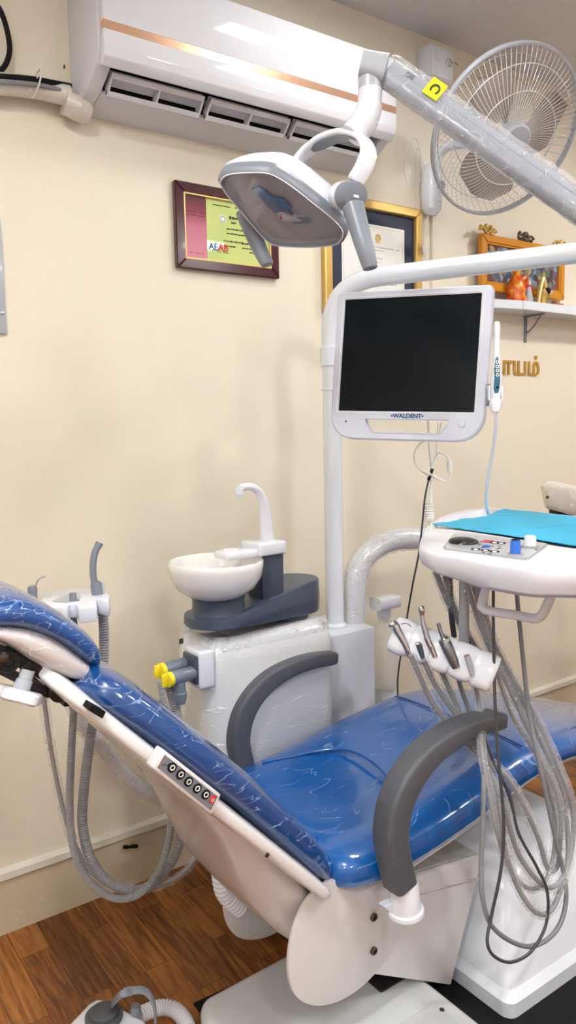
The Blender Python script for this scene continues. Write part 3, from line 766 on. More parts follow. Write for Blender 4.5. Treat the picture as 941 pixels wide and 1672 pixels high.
for c in ((6, 1074), (90, 1122)):
    obj('pivot', G().lathe([(.021, 0), (.021, .03), (.018, .033), (.010, .033), (.010, .030), (.006, .030), (.006, .035)], pY(*c, ym + .012), (0, -1, 0), 28), 'black', mech)
    obj('pivot_bolt', G().lathe([(.008, 0), (.008, .003), (.004, .004)], pY(*c, ym - .022), (0, -1, 0), 14), 'bolt', mech)
kd = Vector((-.42, -.10, -.9)).normalized(); k0 = pY(44, 1098, ym - .01)
obj('knob_stem', G().lathe([(.013, -.005), (.013, .012), (.0155, .013), (.0155, .035)], k0, kd, 20), 'greyl', mech)
g = G(); N_ = kd.orthogonal().normalized(); B_ = kd.cross(N_); rs = []
for h, s_ in ((.030, .85), (.034, 1), (.048, 1.0), (.052, .88)):
    rs.append([k0 + kd * h + (N_ * math.cos(2 * PI * j / 40) + B_ * math.sin(2 * PI * j / 40)) * (.040 + .005 * math.cos(5 * 2 * PI * j / 40)) * s_ for j in range(40)])
obj('adjusting_knob', G().rings(rs), 'white', mech)
# --- armrests
def armrest(y, near):
    cp = [(1.083, .462, .030), (1.066, .525, .031), (1.057, .585, .032), (1.072, .650, .033), (1.112, .702, .031), (1.17, .738, .028), (1.245, .757, .025), (1.32, .762, .022), (1.385, .757, .020), (1.405, .755, .016)]
    P = smooth([(x, y, z) for x, z, r in cp], 6); rr = []
    for i in range(len(P)):
        q = i / 6; a = int(min(q, len(cp) - 2)); f = q - a; r = cp[a][2] * (1 - f) + cp[a + 1][2] * f
        w = .031 if i < len(P) - 3 else .031 - .006 * (i - len(P) + 4) / 3
        rr.append((w, r))
    a = obj('armrest', G().tube(P, 1, 24, ref=(0, 1, 0), flat=rr, expo=5), 'arm', chair, ang=35)
    g = G().lathe([(.029, .075), (.031, .072), (.034, .008), (.040, .006), (.041, -.002), (.036, -.006), (.012, -.008)], (1.10, y, .392), (-.09, 0, 1), 32)
    obj('armrest_socket', g, 'white', a)
    s_ = -1 if near else 1
    g = G().prism([(1.045, y + .01, .418), (1.085, y + .005, .42), (1.085, y + .005, .398), (1.062, y + .01, .398)], (0, .02 * -s_, 0), .002, 1)
    obj('socket_bracket', g, 'white', a)
armrest(-1.058, True); armrest(-.432, False)
# --- side plates, lift box, base
yn = -.978
outl = [(523, 1446), (497, 1478), (481, 1515), (473, 1555), (472, 1590), (478, 1617), (494, 1636), (520, 1643), (553, 1636), (590, 1613), (622, 1580), (645, 1545), (660, 1505), (672, 1470), (690, 1440), (640, 1434), (590, 1440), (550, 1436)]
P = [pY(*p, yn) for p in outl]; P = smooth(P + [P[0]], 4)[:-1]
obj('side_plate', G().prism(P, (0, .010, 0), .002, 2), 'plate', chair)
for c in ((522, 1453), (610, 1497), (610, 1552)):
    b_ = obj('plate_bolt', G().lathe([(.0095, 0), (.0095, .004), (.007, .006), (.0045, .006), (.0045, .003)], pY(*c, yn - .0005), (0, -1, 0), 18), 'bolt', chair)
xz = [(p.x, p.z) for p in P]
outl2 = [(380, 1425), (370, 1450), (366, 1480), (372, 1510), (388, 1530), (412, 1535), (440, 1529), (470, 1512), (520, 1480), (540, 1440)]
P = [pY(*p, -.60) for p in outl2]; P = smooth(P + [P[0]], 4)[:-1]
obj('side_plate', G().prism(P, (0, .010, 0), .002, 2), 'plate', chair)
# lift box between the plates
yb = -.960
c_tl = pY(615, 1432, yb); c_tr = pY(786, 1392, yb - .0); c_br = pY(717, 1610, yb); c_bl = pY(560, 1590, yb)
TL, TR, BR, BL = Vector((1.15, yb, .385)), pY(789, 1397, yb), pY(737, 1609, yb), pY(565, 1585, yb)
g = G().prism([Vector((1.10, yb, .39)), TR, BR, BL], (0, .42, 0), .004, 2)
lift = obj('lift_box', g, 'plate', chair)
obj('lift_box_top', G().prism([Vector((1.12, yb + .012, .3935)), TR + Vector((-.012, .012, .0035)), TR + Vector((-.012, .40, .0035)), Vector((1.12, yb + .40, .3935))], (0, 0, .004)), 'dusty', lift)
obj('edge_strip', G().tube([Vector((1.15, yb - .002, .345)), TR + Vector((-.005, -.002, -.055))], .0022, 6), 'shellb', lift)
# base cover on the floor
bz = .085
B1, B2, B3 = pZ(332, 1650, bz), pZ(455, 1573, bz), pZ(565, 1575, bz)
g = G().prism([(.79, -.665, 0), (.76, -.74, 0), (.76, -1.35, 0), (1.28, -1.35, 0), (1.28, -.70, 0), (1.24, -.652, 0)], (0, 0, bz), .03, 5, 'all')
base = obj('base_cover', g, 'basew', chair, ang=50)
g = G().prism([(.93, -1.02, bz - .004), (1.225, -1.02, bz - .004), (1.225, -1.35, bz - .004), (.93, -1.35, bz - .004)], (0, 0, .012), .006, 2)
obj('raised_plate', g, 'basew', base)
obj('base_screw', G().lathe([(.006, 0), (.006, .003), (.003, .004)], pZ(722, 1650, bz + .006), (0, 0, 1), 14), 'bolt', base)
# rear frame rails
g = G()
g.tube([Vector((1.50, -.62, .20)), Vector((1.95, -.62, .20))], 1, 16, ref=(0, 1, 0), flat=(.03, .022), expo=6)
a, b = pY(735, 1350, -.70), pY(828, 1418, -.86)
obj('base_rail', G().tube([pD(700, 1322, 2.30), pD(835, 1424, 2.06)], 1, 16, ref=(0, 0, 1), flat=(.028, .02), expo=6), 'white', chair)
g = G().span((1.15, -.92, .03), (1.62, -.66, .09), .005)
obj('base_frame', g, 'black', chair)
# moulded foot cover in front, right
rs = []
def rr_(x0, x1, y0, y1, z, r, n=6):
    out = []
    for cx_, cy_, a0 in ((x1 - r, y1 - r, 0), (x0 + r, y1 - r, 90), (x0 + r, y0 + r, 180), (x1 - r, y0 + r, 270)):
        for k in range(n): a = math.radians(a0 + 90 * k / (n - 1)); out.append(Vector((cx_ + r * math.cos(a), cy_ + r * math.sin(a), z)))
    return out
for x0, x1, y0, y1, z, r in ((1.335, 2.12, -1.105, -.56, 0, .03), (1.335, 2.12, -1.105, -.56, .045, .03), (1.345, 2.11, -1.095, -.57, .055, .03), (1.355, 2.10, -1.085, -.58, .062, .03), (1.375, 2.06, -1.065, -.60, .12, .04), (1.41, 2.00, -1.035, -.62, .20, .05), (1.455, 1.93, -1.0, -.64, .27, .06), (1.48, 1.90, -.975, -.66, .295, .06), (1.51, 1.87, -.945, -.69, .308, .05), (1.56, 1.82, -.90, -.72, .312, .04)):
    rs.append(rr_(x0 + .065, x1 + .03, y0, y1, z, r))
obj('foot_cover', G().rings(rs), 'white', chair, ang=28)
corr = G(); corrug(corr, [pY(385, 1370, -.62), pY(362, 1400, -.62), pY(360, 1430, -.62), pY(368, 1460, -.62), pY(395, 1485, -.62)], .020, .012, .003, 14)
obj('corrugated_sleeve', corr, 'white', chair)
o = obj('floor_mat', G().prism([(.815, -.588, .001), (2.75, -.588 - .10, .001), (2.75, -1.75, .001), (.78, -1.75, .001)], (0, 0, .006)), 'blk', origin=(1.5, -1, 0))
tag(o, 'black rubber mat lying on the wood floor under the dental chair', 'mat')

# ================================================================== CUSPIDOR UNIT
unit = thing('cuspidor_unit', 'white spittoon cabinet wrapped in cling film, with a bowl, faucet and yellow suction valves', 'spittoon unit', (1.2, -.33, 0))
bx0, bx1, by0, by1, bzt = .985, 1.425, -.43, -.20, .868
rs = []
for z, i in ((.36, .02), (.38, 0), (.5, 0), (.80, 0), (.835, .006), (.855, .016), (bzt, .035)):
    rs.append(rr_(bx0 + i + (.0 if z > .3 else 0), bx1 - i, by0 + i, by1 - i, z, .05))
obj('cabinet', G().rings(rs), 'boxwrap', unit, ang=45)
obj('foot', G().span((1.17, -.40, 0), (1.40, -.24, .37), .01), 'greyp', unit)
# film ruffle round the top
g = G(); ring = rr_(bx0 + .01, bx1 - .01, by0 + .01, by1 - .01, bzt - .012, .05, 14); n_ = len(ring)
rs = []
for h, o_, am in ((-.02, .006, .002), (0, .004, .008), (.014, -.012, .011), (.012, -.035, .009), (.004, -.06, .003)):
    cc = Vector(((bx0 + bx1) / 2, (by0 + by1) / 2, 0)); rr2 = []
    for j, p in enumerate(ring):
        d = Vector((p.x - cc.x, p.y - cc.y, 0)).normalized(); rr2.append(p + d * o_ + Vector((0, 0, h)) + (d + Vector((0, 0, .8))) * am * random.uniform(-1, 1))
    rs.append(rr2)
obj('film_ruffle', G().rings(rs, cap=False), 'film', unit, ang=20)
# swivel base
sb = []
cA = (1.065, -.34); cB = (1.355, -.30)
def swivel(za, zb, ra, rb, za2=None):
    out = []
    a0 = math.atan2(cB[1] - cA[1], cB[0] - cA[0])
    for k in range(17): a = a0 + PI / 2 + PI * k / 16; out.append(Vector((cA[0] + ra * math.cos(a), cA[1] + ra * math.sin(a), za)))
    for k in range(17): a = a0 - PI / 2 + PI * k / 16; out.append(Vector((cB[0] + rb * math.cos(a), cB[1] + rb * math.sin(a), zb)))
    return out
obj('swivel_arm', G().rings([swivel(.912, .880, .088, .070), swivel(.900, .884, .096, .078), swivel(.905, .888, .100, .080), swivel(.928, .93, .098, .082), swivel(.930, .955, .088, .081), swivel(.932, .980, .078, .080), swivel(.934, .984, .070, .076)]), 'slate', unit, ang=35)
obj('swivel_hub', G().lathe([(.045, .862), (.07, .866), (.072, .90)], (cB[0] - .03, cB[1], 0), n=32), 'slate', unit)
obj('bowl_base', G().lathe([(.080, .925), (.076, .935), (.074, .965), (.078, .985)], (cA[0], cA[1], 0), n=40), 'slate', unit)
bc = (1.058, -.345)
pr = [(.02, .972), (.06, .974), (.085, .985), (.112, 1.005), (.129, 1.035), (.134, 1.062), (.1345, 1.078), (.131, 1.081), (.128, 1.078), (.126, 1.06), (.118, 1.03), (.09, 1.003), (.05, .992), (.0, .990)]
bowl = obj('bowl', G().lathe(pr, (bc[0], bc[1], 0), n=64, cap=False), 'ceramic', unit, ang=60)
obj('rinse_hole', G().lathe([(.006, 0), (.006, .002)], (bc[0] + .118, bc[1] - .02, 1.055), (-1, .1, .2), 14), 'blk', bowl)
tx = 1.222
g = G().prism([(tx - .035, -.385, .93), (tx + .042, -.385, .93), (tx + .040, -.305, .93), (tx - .035, -.305, .93)], (0, 0, .158), .006, 2)
obj('faucet_pillar', g, 'slate', unit)
g = G().span((tx - .05, -.398, 1.083), (tx + .045, -.295, 1.120), .006, 3)
g.span((tx - .155, -.388, 1.082), (tx - .01, -.315, 1.104), .008, 3)
head = obj('cup_filler_head', g, 'white', unit)
obj('cup_rest', G().ringt((tx - .115, -.352, 1.104), (0, 0, 1), .026, .003, 32, 6), 'white', head)
fp = smooth([Vector((tx + .012, -.345, 1.118)), Vector((tx + .008, -.345, 1.18)), Vector((tx + .004, -.345, 1.225)), Vector((tx - .012, -.345, 1.262)), Vector((tx - .040, -.345, 1.280)), Vector((tx - .065, -.345, 1.281)), Vector((tx - .078, -.345, 1.278))], 6)
obj('faucet', G().tube(fp, [.021 - .010 * min(1, i / 22) for i in range(len(fp))], 16).lathe([(.012, .004), (.013, -.006), (.012, -.022), (.009, -.023), (.008, -.031)], fp[-1] + Vector((-.002, 0, .004)), n=16), 'white', unit)
# valve block on the cabinet's left side
vx = bx0 - .002
g = G().box((vx - .012, -.39, .803), (.05, .085, .105), .008, 3)
vb = obj('valve_mount', g, 'white', unit)
obj('valve_plate', G().box((vx - .042, -.395, .805), (.012, .070, .078), .003), 'slate', unit)
MT['valve'] = plain('valve grey', (.16, .19, .24), .3, coat=.2)
for k, (dy, dz) in enumerate(((-.02, -.008), (.022, .006))):
    c = Vector((vx - .046, -.395 + dy, .806 + dz)); L = .075 - .0 * k
    g = G().lathe([(.017, 0), (.019, .006), (.019, L - .01), (.017, L)], c, (-1, -.15, 0), 24)
    g.lathe([(.016, 0), (.016, .028), (.019, .030), (.019, .042), (.014, .060)], c + Vector((-L * .62, -.01, -.012)), (0, 0, -1), 20)
    v = obj('suction_valve', g, 'valve', unit)
    e = c + Vector((-L, -.011, 0))
    g = G().lathe([(.020, -.004), (.020, .008), (.016, .010)], e, (-1, -.15, 0), 20).box(e + Vector((-.016, -.002, 0)), (.018, .008, .034), .002)
    obj('valve_tap', g, 'yellow', v)
obj('type_label', G().box(pY(296, 1047, by0 + .03) + Vector((0, 0, 0)), (.012, .002, .014), 0), 'ink', unit)
# column, bottle bracket
col = thing('light_post', 'white pole rising from a square column beside the cabinet, bent over into a long arm', 'pole', (1.55, -.30, 0))
cx0, cx1 = pY(541, 1060, -.36).x, pY(613, 1060, -.36).x
obj('column', G().prism([(cx0, -.36, 0), (cx1, -.36, 0), (cx1, -.20, 0), (cx0, -.20, 0)], (0, 0, .795), .006, 3), 'enamel', col)
PX = pY(547, 1000, -.28)
PXX = PX.x
topz = pY(540, 540, -.28).z
endA = pD(941, 413, 2.14); Q_ = Vector((PXX, -.28, pY(538, 461, -.28).z))
adir = (endA - Q_).normalized(); b0 = Q_ + adir * .16
p_top = Vector((PXX, -.28, topz))
line0 = b0 - adir * .0
pts = [Vector((PXX, -.28, z)) for z in (.79, 1.0, 1.3, 1.55)] + [p_top]
curve = []
A_ = p_top; C_ = Q_; B_ = line0
for k in range(1, 14):
    q = k / 13; curve.append(A_ * (1 - q) ** 2 + C_ * 2 * q * (1 - q) + B_ * q * q)
endp = b0 + adir * .85
pole = obj('pole', G().tube(pts + curve + [b0 + adir * .3, b0 + adir * .6, endp], .0295, 28), 'enamel', col, ang=60)
obj('collar', G().lathe([(.030, -.034), (.0345, -.033), (.0345, .024), (.030, .026)], (PXX, -.28, pY(535, 580, -.28).z), n=32), 'enamel', pole)
obj('collar_ring', G().lathe([(.030, -.004), (.0335, -.003), (.0335, .003), (.030, .004)], (PXX, -.28, pY(537, 636, -.28).z), n=32), 'enamel', pole)
obj('arm_joint', G().lathe([(.034, -.05), (.036, -.045), (.036, .05), (.03, .055)], endp, n=28), 'enamel', col)
obj('pole_foot', G().lathe([(.040, 0), (.040, .010), (.032, .018)], (PXX, -.28, .793), n=32), 'enamel', pole)
t = thing('water_bottle', 'translucent white bottle hanging under a white cap, behind the square column', 'bottle', (1.78, -.2, .45))
bp_ = pY(628, 1090, -.22)
obj('bottle_body', G().lathe([(.0, .515), (.046, .517), (.05, .53), (.05, .70), (.042, .735), (.02, .755), (.018, .775)], (bp_.x, -.22, 0), n=32), 'bottle', t)
obj('water', G().lathe([(.0, .52), (.044, .522), (.046, .56), (0, .561)], (bp_.x, -.22, 0), n=24), 'film', t)
g = G().tube([Vector((bp_.x - .06, -.24, .83)), Vector((bp_.x + .035, -.24, .83))], 1, 16, ref=(0, 0, 1), flat=(.022, .032), expo=4).lathe([(.024, .768), (.026, .81)], (bp_.x, -.22, 0), n=20)
obj('bottle_cap', g, 'white', t)
obj('bottle_stand', G().span((bp_.x - .04, -.25, 0), (bp_.x + .04, -.19, .515), .006), 'enamel', t)

# ================================================================== ASSISTANT HOLDER (left)
ya = -.42
ah = thing('assistant_holder', 'white instrument holder plate on a wrapped bent arm, behind the headrest', 'instrument holder', (.55, ya, 0))
hz = pY(120, 965, -.40).z
def q_(px, py, z): return pZ(px, py, z)
ht_ = 1.055
out_ = [(64, 982), (75, 968), (100, 962), (140, 961), (172, 963), (180, 972), (178, 983), (158, 978), (158, 990), (128, 993), (125, 985), (114, 985), (110, 992), (80, 992)]
g = G().prism([pZ(px, py, ht_) for px, py in out_], (0, 0, -.036), .004, 2)
obj('holder_plate', g, 'white', ah)
g = G().prism([pZ(px, py, ht_ + .0005) for px, py in ((85, 982), (105, 972), (128, 969), (132, 976), (118, 981), (112, 984))], (0, 0, .0008))
obj('plate_recess', g, 'greyl', ah); obj('plate_oval', G().lathe([(.016, 0), (.016, .0012)], pZ(72, 972, ht_), n=20), 'greyl', ah)
arm_p = smooth([Vector((.60, -.37, 1.03)), Vector((.605, -.36, .90)), pY(128, 1165, -.36), pY(160, 1215, -.36), pY(205, 1268, -.36), pY(245, 1294, -.36), pY(290, 1298, -.36), pY(345, 1300, -.33)])
obj('holder_arm', G().tube(arm_p, .019, 16), 'tubewrap', ah)
obj('arm_film', G().tube(arm_p[12:-4], [.024 + .003 * random.random() for _ in arm_p[12:-4]], 14, cap=False), 'film', ah)
def hose_pts(pts): return [pY(a, b, c) for a, b, c in pts]
# large suction handpiece
t = thing('suction_handpiece', 'large grey suction handpiece with a bent tip in the right slot of the holder plate', 'suction handpiece', (.62, -.45, 1.0))
yy = -.44
tp = smooth([pY(159, 960, yy), pY(153, 945, yy), pY(152, 922, yy), pY(155, 903, yy), pY(163, 886, yy)], 6)
obj('suction_tip', G().tube(tp, [.0082] * (len(tp) - 3) + [.009, .0095, .009], 14), 'greyp', t)
obj('grip', G().tube([pY(156, 950, yy), pY(157, 956, yy), pY(160, 978, yy), pY(168, 1004, yy)], [.011, .0135, .0135, .0105], 18), 'greyp', t)
obj('lever', G().box(pY(168, 965, yy), (.008, .012, .045), .003), 'greyl', t)
g = corrug(G(), hose_pts([(168, 1000, yy), (170, 1040, yy), (168, 1090, yy), (158, 1150, yy), (147, 1210, yy), (137, 1290, yy), (135, 1350, yy), (150, 1405, yy), (180, 1442, yy), (225, 1454, yy), (265, 1430, -.43), (292, 1380, -.42), (301, 1320, -.41), (302, 1270, -.40), (292, 1180, -.40), (276, 1120, -.40)]), .0115, .0065, .0014, 14)
obj('hose', g, 'hosegrey', t)
t = thing('saliva_ejector', 'short dark grey saliva ejector handpiece standing in the middle slot of the holder plate', 'suction handpiece', (.55, -.46, 1.0))
yy = -.47
obj('grip', G().tube([pY(119, 968, yy), pY(119, 972, yy), pY(120, 1000, yy), pY(121, 1020, yy)], [.0075, .0085, .0085, .007], 16).tube([pY(127, 978, yy - .006), pY(126, 990, yy - .006)], .004, 8), 'greyp', t)
g = corrug(G(), hose_pts([(121, 1016, yy), (121, 1080, yy), (120, 1160, yy), (116, 1240, yy), (114, 1320, yy), (120, 1385, yy), (143, 1437, yy), (185, 1466, yy), (225, 1461, yy), (258, 1425, -.46), (276, 1370, -.45), (281, 1300, -.44), (277, 1240, -.43), (270, 1170, -.43), (262, 1110, -.42)]), .0085, .005, .0011, 12)
obj('hose', g, 'hosegrey', t)
t = thing('air_water_syringe', 'slate air and water syringe with a thin bent metal tip, left of the holder plate', 'syringe', (.50, -.44, 1.0))
yy = -.44
obj('body', G().tube([pY(52, 957, yy), pY(53, 962, yy), pY(54, 980, yy), pY(56, 1000, yy), pY(62, 1040, yy)], [.009, .0115, .010, .007, .007], 14), 'greyp', t)
obj('nozzle', G().tube(smooth([pY(58, 957, yy), pY(62, 948, yy), pY(68, 943, yy), pY(74, 941, yy)]), .002, 8), 'steel', t)
hp = smooth(hose_pts([(62, 1035, yy), (66, 1090, yy), (74, 1160, yy), (86, 1240, yy), (104, 1325, yy), (125, 1385, yy), (150, 1425, yy), (195, 1447, -.40), (255, 1448, -.38), (305, 1420, -.38), (335, 1370, -.38), (345, 1310, -.36)]), 10)
obj('hose', G().tube(hp, .0058, 10), 'hosegrey', t)
obj('hose_film', G().tube(hp, [.0105 + .0025 * random.random() for _ in hp], 10, cap=False), 'filmthin', t)
# small wire with black connector by the skirting
o = obj('loose_wire', G().tube(smooth([pY(224, 1382, -.03), pY(250, 1380, -.022), pY(290, 1369, -.02), pY(345, 1352, -.02)]), .0011, 6), 'greyl', origin=(.9, -.03, 0)); tag(o, 'thin pale wire ending in a black connector, running along the skirting', 'wire')
obj('connector', G().tube([pY(202, 1383, -.03), pY(208, 1383, -.03), pY(212, 1383, -.03), pY(216, 1382, -.03), pY(224, 1382, -.03)], [.006, .006, .0042, .006, .006], 12), 'blk', o)

# ================================================================== FOOT CONTROL
fcx = thing('foot_control', 'white foot pedal with a grey ribbed dial and carrying loop on the wood floor', 'foot control', (.55, -.62, 0))
fz = .075
P_ = [pZ(px, py, fz) for px, py in ((92, 1690), (144, 1636), (158, 1627), (176, 1630), (238, 1664), (248, 1690), (200, 1770), (105, 1745))]
g = G().prism([Vector((p.x, p.y, .0)) for p in P_], (0, 0, fz), .014, 4)
obj('housing', g, 'white', fcx)
dc = pZ(170, 1662, fz)
obj('dial', G().lathe([(.044, 0), (.044, .008), (.041, .010), (.033, .010), (.033, .018), (.030, .020), (.0, .021)], dc, n=48), 'dial', fcx)
g = G()
for r in (.006, .011, .016, .021, .026): g.ringt(dc + Vector((0, 0, .0205)), (0, 0, 1), r, .001, 40, 5)
obj('dial_ribs', g, 'dial', fcx)
kc = pZ(222, 1655, fz)
obj('side_knob', G().lathe([(.012, 0), (.012, .018), (.010, .021)], kc, n=20), 'greyp', fcx)
lp = smooth([pZ(183, 1640, .08), pD(195, 1626, 1.66), pD(218, 1617, 1.68), pD(238, 1619, 1.69), pD(250, 1635, 1.69), pD(254, 1662, 1.69), pD(252, 1690, 1.69)], 8)
obj('carrying_loop', G().tube(lp, 1, 12, ref=(.5, .8, .1), flat=(.010, .0028), expo=3), 'greyp', fcx)
g = corrug(G(), [pZ(225, 1660, .05), pZ(245, 1650, .04), pZ(268, 1645, .03), pZ(290, 1652, .025), pZ(308, 1680, .025), pZ(312, 1730, .025)], .018, .0085, .0012, 16)
obj('corrugated_hose', g, 'white', fcx)

# ================================================================== OPERATING LAMP
lamp = thing('operating_lamp', 'grey and white operating lamp with two handles on a film-wrapped spring arm', 'dental lamp', pD(605, 160, 1.5))
aA, aB = pD(622, 112, 1.50), pD(941, 336, 1.43)
ad = (aB - aA).normalized(); aE = aA + ad * ((aB - aA).length * 1.0 + .45)
perp = (FWD.cross(ad)).normalized()
if perp.z < 0: perp = -perp
g = G().tube([aA + ad * .02, aE], 1, 24, ref=perp, flat=(.026, .022), expo=3)
sa = obj('spring_arm', g, 'armwrap', lamp)
obj('arm_seam', G().tube([aA + ad * .05 - FWD * .0215 + perp * .004, aE - FWD * .0215 + perp * .004], .0012, 6), 'greyp', sa)
NS = 90; fl = []
for i in range(NS): fl.append(aA + ad * (.012 + (aE - aA).length * .97 * i / NS) + perp * .005)
obj('arm_film', G().tube(fl, 1, 16, cap=False, ref=perp, flat=[(.031 + .004 * random.random(), .027 + .003 * random.random()) for _ in fl]), 'film', sa, ang=15)
q0 = aA + ad * .062
obj('arm_slot', G().box(q0 - FWD * .024 + perp * .008, (.018, .004, .008), 0, R=Matrix((ad, FWD, perp)).transposed()), 'slate', sa)
sk = aA + ad * .118 - FWD * .0285 + perp * .012
R_ = Matrix((ad, perp, -FWD)).transposed()
stk = obj('sticker', G().box(sk, (.034, .036, .003), .0005, 1, R=R_), 'yel2', sa)
text('sticker_letter', 'C', .026, sk - FWD * .003, -perp, ad, 'ink', sa, .0003, bold=.0006)
# joint at the end of the arm
g = G().tube([pD(590, 108, 1.50), aA + ad * .012], 1, 24, ref=(0, 0, 1), flat=[(.025, .032), (.028, .034)], expo=3)
obj('arm_head', g, 'greyl', lamp)
g = G().tube([pD(605, 122, 1.5), pD(605, 148, 1.5)], [.024, .024], 28); obj('swivel_collar', g, 'greyl', lamp)
kp = smooth([pD(605, 146, 1.5), pD(604, 168, 1.5), pD(602, 182, 1.5), pD(594, 200, 1.5), pD(583, 213, 1.5), pD(575, 222, 1.5)], 6)
obj('elbow', G().tube(kp, [.0235] * 8 + [.025] * 8 + [.027] * 6 + [.0255] * (len(kp) - 22), 24), 'white', lamp)
# yoke
yk = thing
yp = [(478, 268, 1.60, .010), (500, 248, 1.60, .020), (530, 228, 1.57, .026), (562, 219, 1.53, .028), (590, 225, 1.49, .027), (602, 246, 1.46, .025), (595, 272, 1.45, .024), (578, 300, 1.45, .022)]
P = smooth([pD(a, b, c) for a, b, c, r in yp], 6)
fl2 = []
for i in range(len(P)):
    q = i / 6; a = int(min(q, len(yp) - 2)); f = q - a; fl2.append((.008, yp[a][3] * (1 - f) + yp[a + 1][3] * f))
cen = pD(545, 275, 1.55)
rs = []
upv = Vector((0, 0, 1)) 
for i in range(len(P)):
    T = (P[min(i + 1, len(P) - 1)] - P[max(i - 1, 0)]).normalized()
    out = (P[i] - cen); out = (out - T * out.dot(T)).normalized(); bi = T.cross(out)
    ring = []
    for j in range(16):
        a = 2 * PI * j / 16; ca, sa_ = math.cos(a), math.sin(a); e = 2 / 3.
        ring.append(P[i] + out * fl2[i][0] * math.copysign(abs(ca) ** e, ca) + bi * fl2[i][1] * .8 * math.copysign(abs(sa_) ** e, sa_))
    rs.append(ring)
yoke = obj('yoke', G().rings(rs), 'white', lamp, sub=1)
# grey inlay on the yoke's inner face
rs = []
for i in range(8, 26):
    T = (P[i + 1] - P[i - 1]).normalized(); out = (P[i] - cen); out = (out - T * out.dot(T)).normalized(); bi = T.cross(out); w = fl2[i][1] * .62 * min(1, .4 + .3 * min(i - 8, 25 - i))
    c = P[i] - out * .0078
    rs.append([c + bi * w, c - bi * w, c - bi * w - out * .0012, c + bi * w - out * .0012])
obj('yoke_inlay', G().rings(rs), 'greyp', yoke)
# lamp head
rp = [(356, 293), (362, 283), (378, 277), (408, 275), (436, 276), (456, 284), (482, 301), (515, 327), (547, 353), (563, 370), (566, 382), (560, 394), (545, 400), (510, 403), (475, 402), (448, 399), (432, 388), (412, 366), (388, 337), (367, 312)]
hc = pD(462, 335, 1.50)
hn = (RW @ Vector((-.25, -.86, .44))).normalized()      # direction in which the lamp shines
rim = [pN(px, py, hc, hn) for px, py in rp]
rim = [p for p in smooth(rim + [rim[0]], 4)[:-1]]
cc = sum(rim, Vector()) / len(rim)
def lay(s, h, shift=Vector((0, 0, 0))): return [cc + (p - cc) * s - hn * h + shift for p in rim]
upc = UPV - hn * UPV.dot(hn)
sh = RIGHT * .010
dome = obj('dome', G().rings([lay(.99, .018), lay(1.0, .03), lay(.97, .045, sh), lay(.88, .062, sh), lay(.72, .076, sh * 1.3), lay(.48, .085, sh * 1.6), lay(.2, .089, sh * 1.6)]), 'white', lamp, ang=60)
obj('bezel', G().rings([lay(.90, -.002), lay(.955, -.006), lay(1.0, -.002), lay(1.015, .010), lay(1.005, .020), lay(.95, .022)], cap=False), 'greyp', dome, ang=60)
obj('bezel_line', G().rings([lay(.945, -.0075), lay(.96, -.0078), lay(.965, -.006), lay(.945, -.006)], cap=False), 'white', dome)
g = G().rings([lay(.95, .000), lay(.93, .011), lay(.5, .013), lay(.2, .013)], cap=False); n_ = len(rim); g.add(lay(.2, .013), [list(range(n_))]); obj('reflector', g, 'mint', dome, ang=70)
obj('front_glass', G().rings([lay(.93, -.001), lay(.92, -.003)]), 'glass', dome)
sen = cc + hn * -.004
sR = Matrix((hn.orthogonal().normalized(), hn.cross(hn.orthogonal().normalized()), hn)).transposed()
c1 = pN(462, 353, hc - hn * .006, hn)
obj('logo_boss', G().lathe([(.012, 0), (.012, .006), (.010, .008)], c1 - hn * .004, hn, 24).tube([c1 + hn * .001, c1 + (pN(505, 362, hc, hn) - pN(462, 353, hc, hn)) * .8 - hn * .006], [.010, .007], 12), 'greyl', dome)
obj('red_logo', G().box(c1 + hn * .0055, (.009, .005, .001), R=Matrix((RIGHT, UPV.cross(RIGHT), UPV)).transposed().to_3x3() if False else Matrix(((RIGHT - hn * RIGHT.dot(hn)).normalized(), hn.cross((RIGHT - hn * RIGHT.dot(hn)).normalized()), hn)).transposed()), 'red', dome)
g = G(); 
MT['ledlens'] = plain('pale blue lens', (.10, .20, .38), .1, coat=1)
b_l = [pN(x, y, hc - hn * .010, hn) for x, y in ((412, 306), (424, 302), (446, 320), (464, 322), (478, 338), (465, 342), (450, 345), (436, 332), (425, 318))]
obj('lens_block', G().prism(b_l, hn * .006, .001, 1), 'ledlens', dome)
b_l = [pN(x, y, hc - hn * .010, hn) for x, y in ((456, 338), (470, 338), (480, 350), (508, 356), (506, 362), (482, 362), (468, 352))]
obj('sensor_arm', G().prism(b_l, hn * .006, .001, 1), 'greyp', dome)
# side pivots and handles
jR = pD(574, 320, 1.44)
jd = (pD(574, 322, 1.40) - pD(545, 322, 1.46)).normalized()
obj('pivot_hub', G().lathe([(.020, -.055), (.026, -.045), (.027, -.02), (.022, -.018)], jR, jd, 28), 'white', lamp)
hR = obj('handle_hub', G().lathe([(.026, -.022), (.0265, .012), (.0245, .018), (.021, .019)], jR, jd, 32), 'greyp', lamp)
obj('hub_mark', G().box(jR + jd * .0192, (.011, .001, .006), R=Matrix((UPV.cross(jd).normalized(), jd, UPV)).transposed()), 'paper', hR)
hp2 = smooth([pD(577, 338, 1.43), pD(586, 370, 1.42), pD(596, 405, 1.41), pD(603, 430, 1.41), pD(605, 440, 1.41)], 6)
obj('handle', G().tube(hp2, [.021 - .0085 * i / len(hp2) for i in range(len(hp2) - 1)] + [.006], 20), 'greyp', lamp)
hp3 = smooth([pD(400, 345, 1.60), pD(412, 378, 1.60), pD(425, 408, 1.60), pD(435, 428, 1.60), pD(437, 434, 1.60)], 6)
obj('handle', G().tube(hp3, [.020 - .0085 * i / len(hp3) for i in range(len(hp3) - 1)] + [.005], 20), 'greyp', lamp)
